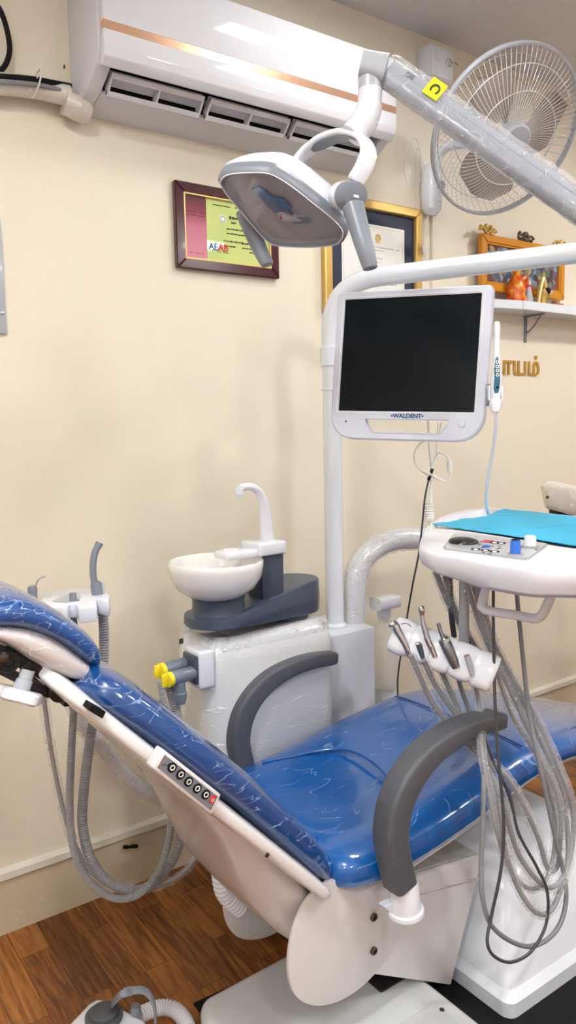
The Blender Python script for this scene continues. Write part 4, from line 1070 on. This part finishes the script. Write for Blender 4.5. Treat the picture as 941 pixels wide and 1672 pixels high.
j2 = pD(402, 318, 1.60); obj('handle_hub', G().lathe([(.026, -.03), (.026, .02), (.02, .024)], j2, -jd, 28), 'greyp', lamp)
# off-frame end of the spring arm: joint standing on the post arm's end
obj('arm_base_joint', G().tube([endp + Vector((0, 0, -.02)), Vector((endp.x, endp.y, max(endp.z + .05, 0) )) , aE], [.028, .028, .024], 20), 'enamel', lamp)

# ================================================================== MONITOR
mon = thing('monitor', 'white framed dental monitor with a dark screen and handle slot, hanging beside the pole', 'monitor', pD(670, 595, 1.88))
mTL, mTR, mBL, mBR = pD(545, 480, 1.95), pD(799, 466, 1.79), pD(553, 712, 1.95), pD(786, 721, 1.79)
ex = (mTR - mTL).normalized(); ez = ((mTL - mBL) + (mTR - mBR)).normalized(); ez = (ez - ex * ez.dot(ex)).normalized(); ey = ex.cross(ez)   # ey points away from the viewer
if ey.dot(FWD) < 0: ey = -ey
mc = (mTL + mTR + mBL + mBR) / 4
def onM(px, py, off=0): p0 = mc - ey * off; return pN(px, py, p0, ey)
def uv(p): d = p - mc; return (d.dot(ex), d.dot(ez))
def fromuv(u, v, h=0): return mc + ex * u + ez * v + ey * h
uT = (uv(onM(545, 480))[1] + uv(onM(798, 467))[1]) / 2
uL = (uv(onM(545, 485))[0] + uv(onM(550, 680))[0]) / 2; uR = (uv(onM(799, 480))[0] + uv(onM(794, 680))[0]) / 2
uB = (uv(onM(590, 714))[1] + uv(onM(740, 720))[1]) / 2
def rrect(u0, u1, v0, v1, r4, n=7):
    out = []
    for (cu, cv, a0, r) in ((u1 - r4[0], v1 - r4[0], 0, r4[0]), (u0 + r4[1], v1 - r4[1], 90, r4[1]), (u0 + r4[2], v0 + r4[2], 180, r4[2]), (u1 - r4[3], v0 + r4[3], 270, r4[3])):
        for k in range(n): a = math.radians(a0 + 90 * k / (n - 1)); out.append((cu + r * math.cos(a), cv + r * math.sin(a)))
    return out
def holed(outer, holes, h0, h1, inset=.003):
    """plate with holes, front face h0 (towards viewer) back h1, bevelled outer rim"""
    b = bmesh.new(); loops = [outer] + holes; edges = []
    allv = []
    for lp_ in loops:
        vs = [b.verts.new(fromuv(u, v, h0)) for u, v in lp_]; allv.append(vs)
        edges += [b.edges.new((vs[i], vs[(i + 1) % len(vs)])) for i in range(len(vs))]
    bmesh.ops.triangle_fill(b, use_beauty=True, edges=edges)
    g = G(); b.verts.index_update(); g.bm(b)
    cu = sum(p[0] for p in outer) / len(outer); cv = sum(p[1] for p in outer) / len(outer)
    big = [(cu + (u - cu) * (1 + inset / .2), cv + (v - cv) * (1 + inset / .2)) for u, v in outer]
    g.rings([[fromuv(u, v, h0) for u, v in outer], [fromuv(u, v, h0 + .003) for u, v in big], [fromuv(u, v, h1) for u, v in big]], cap=False)
    for hl in holes: g.rings([[fromuv(u, v, h0) for u, v in hl], [fromuv(u, v, h1) for u, v in hl]], cap=False)
    return g
s0, s1 = uv(onM(557, 487)), uv(onM(781, 672)); s2, s3 = uv(onM(781, 481)), uv(onM(560, 672))
SU0, SU1, SV1, SV0 = (s0[0] + s3[0]) / 2, (s1[0] + s2[0]) / 2, (s0[1] + s2[1]) / 2, (s1[1] + s3[1]) / 2
hu0, hu1 = uv(onM(595, 690))[0], uv(onM(734, 690))[0]; hv1, hv0 = uv(onM(660, 684))[1], uv(onM(660, 707))[1]
outer = rrect(uL, uR, uB, uT, (.012, .010, .06, .065))
slot = [(hu0, hv1), (hu1, hv1), (hu1 - .004, hv1 - .012), (hu1 - .018, hv0 + .003), (hu1 - .028, hv0), (hu0 + .028, hv0), (hu0 + .018, hv0 + .003), (hu0 + .004, hv1 - .012)][::-1]
scr = rrect(SU0, SU1, SV0, SV1, (.002,) * 4, 2)
bez = obj('bezel', holed(outer, [scr, slot], 0, .024), 'lav', mon, ang=40)
slb = [(hu0 - .006 if u < (hu0 + hu1) / 2 else hu1 + .006, v) if abs(v - hv1) < 1e-6 else (u + (-.007 if u < (hu0 + hu1) / 2 else .007), v - .007) for u, v in slot]
slb = [(u, v + .004) if abs(v - hv1) < 1e-6 else (u, v) for u, v in slb]
obj('back_shell', holed(rrect(uL + .003, uR - .003, uB + .003, uT - .003, (.012, .010, .06, .065)), [slb], .0245, .030), 'lav', mon, ang=40)
g = G().rings([[fromuv(u, v, h) for u, v in rrect(SU0 - .004 + i, SU1 + .004 - i, SV0 - .004 + i, SV1 + .004 - i, (.01,) * 4)] for h, i in ((.012, 0), (.03, 0), (.045, .015), (.055, .04))])
obj('rear_housing', g, 'lav', mon)
obj('screen', G().rings([[fromuv(u, v, h) for u, v in rrect(SU0 - .001, SU1 + .001, SV0 - .001, SV1 + .001, (.002,) * 4, 2)] for h in (.0035, .006)]), 'screen', mon)
g = G()
for a_, b_ in (((SU0 - .005, SV1 + .004), (SU1 + .005, SV1 + .004)), ((SU1 + .005, SV1 + .004), (SU1 + .005, SV0 - .004)), ((SU1 + .005, SV0 - .004), (SU0 - .005, SV0 - .004)), ((SU0 - .005, SV0 - .004), (SU0 - .005, SV1 + .004))):
    g.tube([fromuv(*a_, -.0), fromuv(*b_, -.0)], .0013, 6)
obj('screen_surround', g, 'paper', bez)
g = G()
for k in range(len(slot)): a_, b_ = slot[k], slot[(k + 1) % len(slot)]; g.tube([fromuv(*a_, -.0005), fromuv(*b_, -.0005)], .0018, 6)
obj('slot_rim', g, 'lav', bez)
p = onM(665, 679.5, .0008)
text('brand_lettering', '•WALDENT•', .0148, p, ex, ez, 'navytxt', bez, .0003, bold=.0005)
obj('pinhole', G().lathe([(.0022, 0), (.0022, .001)], onM(565, 688, .0), -ey, 12), 'blk', bez)
obj('power_button', G().lathe([(.0085, 0), (.0085, .002), (.007, .003)], onM(754, 692, .0), -ey, 24).ringt(onM(754, 692, .0005), ey, .0095, .001, 24, 5), 'lav', bez)
am = fromuv(0, .02, .055); pj_ = Vector((PXX, -.28, am.z))
obj('monitor_arm', G().tube([am - ey * .01, am + ey * .05], .03, 20).tube(smooth([am + ey * .04, (am + pj_) / 2 + Vector((.05, 0, 0)), pj_ + Vector((.03, -.03, 0))]), .018, 14), 'enamel', mon)
# cables below the monitor
def cab(name, label, pts, r, mat, k=8):
    o = obj(name, G().tube(smooth([pD(*p) for p in pts], k), r, 8), mat, origin=pD(*pts[0])); return tag(o, label, 'cable')
c = cab('white_cable', 'straight white cable hanging below the monitor into a ribbed strain relief behind the tray', [(699, 680, 2.0), (701, 720, 2.0), (704, 760, 2.0), (704, 800, 2.0), (704, 830, 2.0), (702, 880, 2.0)], .0032, 'cream_pl')
g = corrug(G(), [pD(702, 822, 1.99), pD(702, 850, 1.99)], .0105, .0065, .0016, 16); obj('strain_relief', g, 'cream_pl', c)
c = cab('looped_cable', 'white cable looping under the monitor with a ferrite bead on its right loop', [(722, 690, 2.0), (713, 712, 2.0), (690, 722, 2.0), (679, 735, 2.0), (677, 752, 2.0), (686, 767, 1.99), (700, 773, 1.98), (715, 781, 1.98), (728, 786, 1.98), (736, 776, 1.98), (736, 760, 1.98), (730, 745, 1.98), (718, 739, 1.98), (711, 748, 1.99), (707, 760, 1.99), (703, 772, 1.99)], .0026, 'cream_pl')
obj('ferrite_bead', G().tube([pD(734, 752, 1.98), pD(734.5, 756, 1.98), pD(735, 768, 1.98), pD(735, 772, 1.98)], [.005, .0075, .0075, .005], 14), 'cream_pl', c)
obj('plug', G().tube([pD(690, 769, 1.99), pD(702, 775, 1.98)], [.004, .0055], 10).tube([pD(709, 757, 1.98), pD(706, 765, 1.98)], [.0055, .0045], 10).tube([pD(708, 778, 1.98), pD(724, 785, 1.98)], [.0055, .0035], 10), 'cream_pl', c)
c = cab('thin_cable', 'thin white cable hanging straight between the monitor and the knot of plugs', [(716, 690, 2.0), (714, 715, 2.0), (713, 740, 2.0), (709, 756, 1.99)], .0018, 'cream_pl')
c = cab('black_cable', 'black cable running from the knot of plugs down past the tray to the floor', [(706, 765, 1.99), (700, 785, 1.99), (694, 815, 2.0), (690, 855, 2.02), (684, 905, 2.06), (675, 950, 2.08), (668, 990, 2.15), (658, 1050, 2.3), (650, 1105, 2.45), (650, 1150, 2.5)], .0026, 'dark')
obj('plug', G().tube([pD(707, 764, 1.985), pD(700, 784, 1.985)], [.004, .0045], 10), 'blk', c)

# ================================================================== INTRAORAL CAMERA
cam_t = thing('intraoral_camera', 'slim white intraoral camera with a teal button strip, in a cradle beside the monitor', 'dental camera', pD(810, 600, 1.76))
dd = 1.76
cp_ = [(812, 526, .0062), (812, 530, .0072), (812, 536, .0076), (812, 545, .0068), (811, 580, .0076), (811, 600, .0105), (811, 618, .0130), (810, 640, .0125), (809, 655, .0105), (809, 668, .009)]
P = [pD(a, b, dd) for a, b, r in cp_]
obj('body', G().tube(P, [r for a, b, r in cp_], 24), 'white', cam_t, ang=60)
rs = []
for (a, b, w) in ((810.5, 584, .003), (810.5, 588, .006), (810.5, 604, .009), (810.5, 622, .0102), (809.5, 636, .0095), (809, 643, .006)):
    c = pD(a, b, dd); zf = .0078 if b < 590 else (.0105 if b < 606 else .0124)
    rs.append([c - FWD * (zf * .45) - RIGHT * w, c - FWD * (zf + .0012) - RIGHT * w * .5, c - FWD * (zf + .0016), c - FWD * (zf + .0012) + RIGHT * w * .5, c - FWD * (zf * .45) + RIGHT * w])
strip = obj('button_strip', G().rings(rs, closed=True), 'teal', cam_t)
for b in (593, 600, 607, 614): obj('button', G().ringt(pD(810, b, dd) - FWD * (.0125 if b < 604 else .0142), FWD, .0030, .0011, 16, 6), 'paper', strip)
obj('focus_button', G().lathe([(.003, 0), (.003, .002)], pD(809.5, 634, dd) - FWD * .0135, -FWD, 14), 'blk', strip)
g = G().tube([pD(809, 652, dd), pD(809, 662, dd), pD(809, 673, dd)], 1, 20, ref=RIGHT, flat=[(.0135, .012), (.0135, .012), (.008, .008)], expo=3)
for sx_ in (-1, 1): g.box(pD(809 + sx_ * 10.5, 642, dd), (.004, .012, .034), .001, R=Matrix((RIGHT, UPV.cross(RIGHT), UPV)).transposed())
obj('cradle', g, 'white', cam_t)
obj('clip', G().box(pD(797, 645, 1.78), (.008, .010, .05), .001, R=Matrix((RIGHT, UPV.cross(RIGHT), UPV)).transposed()), 'steel', cam_t)
obj('cable', G().tube(smooth([pD(810, 672, dd), pD(810, 695, 1.78), pD(806, 730, 1.83), pD(799, 770, 1.9), pD(795, 800, 1.97), pD(794, 822, 2.03), pD(798, 840, 2.08)]), .0042, 10), 'white', cam_t)

# ================================================================== TRAY UNIT
TZ = 1.17
tray = thing('instrument_tray', 'white delivery tray with a grey control panel, hanging handle and instrument rail', 'instrument tray', (1.6, -.95, TZ))
op = [(687, 893), (689, 880), (697, 862), (712, 849), (735, 839), (765, 832), (795, 829), (850, 833), (905, 839), (965, 845), (1020, 852), (1060, 870), (1060, 905), (1020, 928), (970, 927), (920, 926), (880, 926), (850, 923), (815, 918), (775, 912), (735, 905), (705, 900)]
ol = [pZ(px, py, TZ) for px, py in op]
tc_ = sum(ol, Vector()) / len(ol)
def tl(s, z): return [Vector((tc_.x + (p.x - tc_.x) * s, tc_.y + (p.y - tc_.y) * s, TZ - (TZ - z) * (.62 + .44 * max(0, min(1, (-p.y - .86) / .30))))) for p in ol]
ol_b = bpy
fin = smooth(ol + [ol[0]], 3)[:-1]; ol = fin
tc_ = sum(ol, Vector()) / len(ol)
# recessed bed and raised rim
bedpx = [(703, 862), (716, 850), (740, 841), (768, 835), (797, 832), (850, 836), (905, 842), (965, 848), (1015, 856), (1035, 872), (1020, 905), (970, 899), (941, 896), (900, 890), (850, 881), (800, 873), (750, 866)]
bed = [pZ(px, py, TZ) for px, py in bedpx]; bed = smooth(bed + [bed[0]], 3)[:-1]
b = bmesh.new()
ov = [b.verts.new(p) for p in ol]; bv = [b.verts.new(p) for p in bed]
ed = [b.edges.new((ov[i], ov[(i + 1) % len(ov)])) for i in range(len(ov))] + [b.edges.new((bv[i], bv[(i + 1) % len(bv)])) for i in range(len(bv))]
bmesh.ops.triangle_fill(b, use_beauty=True, edges=ed)
g = G(); b.verts.index_update(); g.bm(b)
bcn = sum(bed, Vector()) / len(bed)
g.rings([bed, [p + (bcn - p).normalized() * .004 + Vector((0, 0, -.006)) for p in bed], [p + (bcn - p).normalized() * .010 + Vector((0, 0, -.012)) for p in bed]], cap=False)
g.add([p + (bcn - p).normalized() * .010 + Vector((0, 0, -.012)) for p in bed], [list(range(len(bed)))])
g.rings([ol, tl(1.010, TZ - .003), tl(1.018, TZ - .010), tl(1.014, TZ - .030), tl(.985, TZ - .052), tl(.94, TZ - .062), tl(.85, TZ - .065)], cap=False)
low = tl(.85, TZ - .065); g.add(low, [list(range(len(low)))])
body = obj('tray_body', g, 'white', tray, ang=32)
# panel
def zt(px, py, h=0): return pZ(px, py, TZ + h)
pan = [(747, 871), (893, 889), (893, 893), (864, 914), (856, 915), (726, 898), (724, 895), (741, 873)]
obj('panel_rim', G().prism([zt(*p) for p in pan], (0, 0, .0025)), 'chrome', body)
pc = sum([zt(*p) for p in pan], Vector()) / len(pan)
pf = [pc + (zt(*p) - pc) * .975 + Vector((0, 0, .001)) for p in pan]
pnl = obj('control_panel', G().prism(pf, (0, 0, .0030)), 'greyl', tray)
hh = .0042
MT['blackgl'] = plain('black glossy display', (.01, .01, .012), .3)
dcn = zt(757, 886, hh)
obj('gauge', G().ball(dcn + Vector((0, 0, .003)), (.030, .038, .010), 24).ringt(dcn, (0, 0, 1), .030, .003, 32, 6), 'blackgl', pnl)
obj('red_key', G().box(zt(796, 884, hh), (.03, .024, .002), .001, R=Matrix.Rotation(.2, 3, 'Z')), 'red', pnl)
obj('red_key', G().box(zt(849, 892, hh), (.026, .02, .002), .001), 'red', pnl)
for px, py in ((808, 886), (819, 887), (777, 897), (793, 899), (808, 901)):
    g = G().lathe([(.010, 0), (.010, .0015), (.008, .002)], zt(px, py, hh), n=16); kb = obj('key', g, 'blk', pnl)
    obj('key_mark', G().ringt(zt(px, py, hh + .0022), (0, 0, 1), .004, .0013, 14, 5), 'paper', kb)
obj('blue_key', G().lathe([(.010, 0), (.010, .002)], zt(795, 892, hh), n=16).ringt(zt(795, 892, hh + .002), (0, 0, 1), .007, .0015, 14, 5), 'blueknob', pnl)
g = G()
for px, py in ((783, 890), (787, 894), (805, 892), (816, 892), (813, 896), (784, 888), (817, 895), (790, 902), (800, 904), (840, 905), (876, 897)): g.box(zt(px, py, hh), (.008, .006, .0006), 0, R=Matrix.Rotation(random.random() * 2, 3, 'Z'))
obj('panel_marks', g, 'ink', pnl)['kind'] = 'stuff'
for px, py, m, hgt, r in ((842, 905, 'blueknob', .040, .0115), (866, 893, 'white', .032, .014)):
    c = zt(px, py, hh); k = obj('control_knob', G().lathe([(r * 1.0, 0), (r, .004), (r * .92, hgt * .6), (r * .9, hgt * .75)], c, n=24), m, pnl)
    obj('knob_collar', G().lathe([(r * 1.45, 0), (r * 1.45, .003), (r * 1.1, .004)], c, n=24), 'chrome', k)
    obj('knob_cap', G().lathe([(r * .75, hgt * .74), (r * .7, hgt * .80)], c, n=20), 'blk' if m == 'blueknob' else 'cream_pl', k)
# handle under the tray
hA, hB = zt(797, 955, -.075), None
ph = [pD(a, b, c) for a, b, c in ((797, 950, 1.78), (787, 985, 1.76), (790, 993, 1.755), (800, 998, 1.745), (840, 1004, 1.70), (872, 1010, 1.66), (882, 1007, 1.65), (889, 998, 1.645), (902, 968, 1.64), (904, 955, 1.64))]
obj('handle', G().tube(smooth(ph, 5), .0105, 16), 'white', tray, ang=60)
# wrapped support tube from the column
sp_ = smooth([Vector((pY(579, 1035, -.27).x, -.27, .79)), pY(579, 1000, -.27), pY(580, 950, -.27), pY(592, 915, -.27), pY(618, 892, -.27), pY(650, 881, -.28), pY(700, 878, -.30), Vector((2.05, -.34, 1.085)), Vector((2.08, -.50, 1.08)), Vector((1.95, -.75, 1.08))], 8)
obj('support_tube', G().tube(sp_, .036, 24), 'tubewrap', tray, ang=60)
obj('tube_film', G().tube(sp_[2:-8], [.0395 + .004 * random.random() for _ in sp_[2:-8]], 18, cap=False), 'film', tray, ang=20)
# post and instrument rail
post0, post1 = pY(757, 948, -.97), pY(758, 1045, -.97)
obj('rail_post', G().tube([Vector((post1.x, -.97, TZ - .07)), Vector((post1.x, -.97, post1.z - .01))], .0125, 18), 'greyl', tray)
hA_, hB_ = pY(652, 1036, -.90), pY(789, 1092, -1.06)
hd = (hB_ - hA_).normalized(); hu = Vector((0, 0, 1)); hu = (hu - hd * hu.dot(hd)).normalized(); hf = hd.cross(hu).normalized()
if hf.dot(FWD) > 0: hf = -hf          # towards the viewer
Lh = (hB_ - hA_).length + .045
prof_ = [(-.030, .028), (-.018, .038), (.004, .036), (.022, .020), (.036, -.008), (.040, -.024), (.034, -.036), (.016, -.042), (-.012, -.034), (-.028, -.018), (-.034, .004)]
rs = []
NSL = 5
for i in range(61):
    q = i / 60; ph_ = (q * NSL) % 1; lob = abs(math.sin(PI * q * NSL)) ** .45 if 0 < q < 1 else .0
    s_ = .84 + .16 * lob
    if q > .82: s_ = max(s_, 1.0 - (0 if q < .965 else (q - .965) * 5))
    c = hA_ + hd * (Lh * q - .015)
    ring = smooth([c + hf * a * s_ + hu * b_ * (s_ if b_ < 0 else (.92 + .08 * lob)) for a, b_ in prof_] + [c + hf * prof_[0][0] * s_ + hu * prof_[0][1] * (.92 + .08 * lob)], 3)[:-1]
    rs.append(ring)
rail = obj('instrument_rail', G().rings(rs), 'white', tray, ang=60)
# blue sheet
spx = [(705, 857), (745, 851), (752, 849), (775, 847), (797, 843), (812, 836), (826, 831), (835, 834), (880, 838), (941, 845), (1000, 852), (1015, 870), (1000, 900), (941, 893), (900, 886), (850, 878), (800, 871), (750, 864)]
g = G(); P = [pZ(px, py, TZ - .002) for px, py in spx]
b = bmesh.new(); vs = [b.verts.new(p) for p in P]; b.faces.new(vs); bmesh.ops.triangulate(b, faces=list(b.faces)); bmesh.ops.subdivide_edges(b, edges=list(b.edges), cuts=3)
for v in b.verts: v.co.z += random.uniform(0, .0025)
r = bmesh.ops.extrude_face_region(b, geom=list(b.faces)); bmesh.ops.translate(b, verts=[e for e in r['geom'] if isinstance(e, bmesh.types.BMVert)], vec=(0, 0, .0015))
b.verts.index_update(); g.bm(b)
o = obj('tray_sheet', g, 'sheet', origin=tc_, ang=10); tag(o, 'crumpled bright blue paper sheet lying on the white tray', 'sheet')

# handpieces and their hoses
def hand(name, label, loc): return thing(name, label, 'handpiece', loc, None)
def hose(t, pts, r, mat='armr', sleeve=0, name='hose'):
    P = smooth(hose_pts(pts), 10); obj(name, G().tube(P, r, 10), mat, t)
    if sleeve:
        obj('hose_film', G().tube(P, [sleeve * (1 + .22 * random.random()) for _ in P], 10, cap=False), 'filmthin', t, ang=20)
yr = -.985
def rl(px, py, off=.0): return pN(px, py, hA_ + hf * (.036 + off), hf)
t = hand('turbine_handpiece', 'short chrome handpiece coupling resting at the left end of the instrument rail', rl(650, 1030))
obj('grip', G().tube([rl(646, 1020), rl(650, 1030), rl(662, 1052), rl(670, 1072)], [.009, .0095, .008, .006], 16), 'chrome', t)
obj('head', G().ball(rl(642, 1019), (.013, .010, .009), 14), 'chrome', t)
for k in range(3): obj('pin', G().tube([rl(638 + 5 * k, 1013 + k), rl(641 + 5 * k, 1022 + k)], .0022, 8), 'steel', t)
obj('bur_wire', G().tube(smooth([rl(655, 1019), rl(664, 1018), rl(672, 1023)]), .0014, 6), 'steel', t)
hose(t, [(671, 1070, -.97), (684, 1100, -.97), (705, 1145, -.97), (735, 1185, -.99), (775, 1225, -1.03), (823, 1262, -1.10), (851, 1306, -1.12), (880, 1370, -1.13), (892, 1412, -1.13), (903, 1422, -1.13), (912, 1406, -1.13), (916, 1343, -1.13), (906, 1287, -1.12), (880, 1230, -1.10), (845, 1150, -1.06), (810, 1080, -1.02), (780, 1010, -1.0), (762, 950, -1.0)], .0062, 'armr', .011)
t = hand('scaler_handpiece', 'dark handpiece end barely showing in the second slot of the instrument rail', rl(685, 1055))
obj('grip', G().tube([rl(684, 1052), rl(687, 1062), rl(692, 1078)], [.0072, .007, .005], 14), 'slate', t)
obj('coupling', G().ball(rl(683, 1051), (.008, .007, .005), 12), 'chrome', t)
hose(t, [(692, 1078, -.98), (712, 1120, -.97), (740, 1160, -.98), (770, 1205, -1.02), (799, 1256, -1.10), (822, 1311, -1.14), (843, 1384, -1.15), (868, 1426, -1.16), (896, 1449, -1.16), (920, 1432, -1.15), (934, 1384, -1.14), (936, 1323, -1.13), (920, 1270, -1.12), (885, 1190, -1.08), (845, 1120, -1.04), (800, 1040, -1.0), (772, 950, -1.0)], .0062, 'armr', .0115)
t = hand('contra_angle_handpiece', 'long slim chrome handpiece with an angled head, standing tallest on the instrument rail', rl(700, 1030))
obj('grip', G().tube(smooth([rl(689, 1003), rl(691, 1018), rl(697, 1040), rl(705, 1058), rl(711, 1072)]), [.0052] * 8 + [.0062] * 8 + [.0072] * 8 + [.0065] * 9, 16), 'chrome', t)
obj('head', G().tube([rl(687, 989), rl(688, 992), rl(689, 998), rl(689, 1004)], [.005, .0075, .0075, .0052], 16), 'chrome', t)
hose(t, [(712, 1072, -.98), (725, 1105, -.97), (745, 1150, -.98), (762, 1185, -1.0), (785, 1230, -1.06), (803, 1285, -1.13), (819, 1360, -1.15), (836, 1424, -1.16), (860, 1473, -1.17), (884, 1493, -1.17), (904, 1481, -1.16), (918, 1445, -1.15), (928, 1400, -1.14), (924, 1330, -1.12), (905, 1260, -1.10), (870, 1180, -1.07), (835, 1110, -1.03), (800, 1030, -1.0), (790, 960, -1.0)], .0062, 'armr', .011)
t = hand('micromotor_handpiece', 'thick steel micromotor handpiece with a thin nose, in the fourth slot of the rail', rl(730, 1060))
obj('grip', G().tube([rl(724, 1042), rl(726, 1045), rl(733, 1062), rl(741, 1080), rl(745, 1090)], [.010, .0135, .0135, .012, .009], 20), 'steel', t)
obj('nose', G().tube([rl(716, 1018), rl(717, 1021), rl(720, 1032), rl(725, 1043)], [.0045, .005, .0045, .0065], 14), 'steel', t)
obj('collar', G().tube([rl(725, 1043), rl(727, 1048)], [.0142, .0142], 20), 'chrome', t)
hose(t, [(745, 1090, -1.0), (752, 1120, -.98), (766, 1160, -1.0), (776, 1190, -1.04), (790, 1215, -1.10), (790, 1280, -1.14), (789, 1340, -1.15), (786, 1420, -1.16), (789, 1470, -1.17), (803, 1511, -1.17), (835, 1537, -1.17), (868, 1545, -1.17), (900, 1529, -1.17), (920, 1495, -1.16), (924, 1444, -1.15), (906, 1363, -1.14), (886, 1270, -1.13), (867, 1180, -1.10), (855, 1080, -1.06), (847, 1000, -1.04), (843, 950, -1.03)], .0055, 'armr')
t = hand('polishing_light', 'small pale handpiece tip in the last slot at the right end of the rail', rl(765, 1080))
obj('grip', G().tube([rl(763, 1070), rl(764, 1074), rl(769, 1092), rl(772, 1104)], [.0062, .0072, .0066, .005], 16), 'greyl', t)
obj('tip', G().lathe([(.0062, 0), (.0068, .003), (.004, .004)], rl(763, 1072), (rl(763, 1068) - rl(768, 1090)).normalized(), 16), 'bronze', t)
hose(t, [(772, 1104, -1.02), (781, 1140, -1.03), (785, 1180, -1.06), (788, 1230, -1.12), (800, 1300, -1.15), (812, 1360, -1.16), (833, 1418, -1.15), (862, 1450, -1.15), (890, 1440, -1.14), (905, 1390, -1.13), (905, 1320, -1.12), (880, 1240, -1.10), (838, 1170, -1.07), (810, 1090, -1.04), (790, 1010, -1.02), (782, 955, -1.02)], .0052, 'armr', .0095)
o = obj('dark_cord', G().tube(smooth(hose_pts([(806, 945, -1.05), (806, 1010, -1.07), (808, 1124, -1.10), (813, 1221, -1.14), (823, 1343, -1.17), (819, 1416, -1.18), (803, 1495, -1.18), (796, 1537, -1.19), (807, 1561, -1.19), (835, 1571, -1.19), (868, 1553, -1.19), (892, 1509, -1.18), (894, 1456, -1.18), (876, 1414, -1.17), (847, 1360, -1.16), (833, 1302, -1.14), (806, 1242, -1.11), (790, 1195, -1.0), (780, 1130, -.95), (765, 1040, -.93), (752, 960, -.93)]), 10), .0036, 8), 'dark', origin=(1.4, -1.1, 1)); tag(o, 'thin dark cord hanging from the tray in the lowest loop of all', 'cord')
# straight hoses between the tray underside and the rail's rear
for k, (a, b_, c, m) in enumerate((((735, 945), (737, 1000), (742, 1040), 'dark'), ((728, 942), (745, 1000), (790, 1080), 'armr'), ((712, 935), (735, 990), (765, 1040), 'armr'))):
    o = obj('supply_hose', G().tube(smooth([pY(*a, -.94), pY(*b_, -.92), pY(*c, -.92)]), .007, 10), m, tray)
    if k: obj('supply_film', G().tube(smooth([pY(*a, -.94), pY(*b_, -.92), pY(*c, -.92)], 14), [.011 + .003 * random.random() for _ in range(29)], 10, cap=False), 'filmthin', o, ang=20)

# ================================================================== OTHER SEAT AT THE RIGHT
t = thing('operator_stool', 'cream padded stool backrest wrapped in film, behind the tray at the right edge', 'stool', (2.5, -.55, 0))
d_ = 3.15
g = G().tube([pD(889, 808, d_), pD(893, 807, d_), pD(900, 808, d_), pD(960, 822, d_ - .08), pD(1030, 838, d_ - .2), pD(1060, 845, d_ - .25)], 1, 24, ref=UPV, flat=[(.038, .025), (.056, .036), (.060, .04), (.060, .042), (.058, .04), (.04, .02)], expo=3.5)
bk_ = obj('backrest', g, 'creamwrap', t)
obj('backrest_screw', G().lathe([(.006, 0), (.006, .003)], pD(894, 812, d_ - .035), -FWD, 12), 'black', bk_)
g = G().tube([pD(907, 822, d_ + .01), pD(908, 850, d_ + .01)], .026, 16).tube([pD(915, 835, d_ + .03), pD(990, 850, d_ - .05)], 1, 12, ref=UPV, flat=(.012, .02), expo=4)
obj('bracket', g, 'black', t)
pb = pD(990, 860, d_)
cs_ = Vector((pb.x + .05, pb.y - .05, 0))
obj('upright', G().tube(smooth([pb, Vector((pb.x + .04, pb.y + .0, .85)), Vector((pb.x + .04, pb.y, .60)), Vector((cs_.x, cs_.y, .5))]), .014, 12), 'black', t)
obj('seat', G().lathe([(.02, .50), (.17, .50), (.19, .52), (.19, .56), (.17, .585), (.0, .59)], (cs_.x + .10, cs_.y, 0), n=36), 'creamwrap', t)
obj('gas_column', G().lathe([(.025, .05), (.025, .5)], (cs_.x + .10, cs_.y, 0), n=20), 'chrome', t)
g = G()
for k in range(5):
    a = 2 * PI * k / 5 + .3; c = Vector((cs_.x + .10, cs_.y, 0)); e = c + Vector((.24 * math.cos(a), .24 * math.sin(a), .06)); g.tube([c + Vector((0, 0, .09)), e], [.022, .014], 10); g.ball(e + Vector((0, 0, -.032)), .028, 12)
obj('star_base', g, 'chrome', t)

# ------------------------------------------------------------------ camera, world, output
cd = bpy.data.cameras.new('camera'); co = bpy.data.objects.new('camera', cd); COL.objects.link(co)
cd.sensor_fit = 'HORIZONTAL'; cd.sensor_width = 36; cd.lens = F / 941 * 36; cd.clip_start = .02
co.matrix_world = Matrix.Translation(CAM) @ RW.to_4x4()
SC.camera = co
w = bpy.data.worlds.new('world'); w.use_nodes = True; SC.world = w
w.node_tree.nodes['Background'].inputs[0].default_value = (.8, .85, 1, 1); w.node_tree.nodes['Background'].inputs[1].default_value = .3
vs_ = SC.view_settings; vs_.view_transform = 'Standard'; vs_.look = 'None'; vs_.gamma = 1; vs_.use_curve_mapping = False
vs_.exposure = 1.14
SC.cycles.max_bounces = 8; SC.cycles.transparent_max_bounces = 24; SC.cycles.use_denoising = True
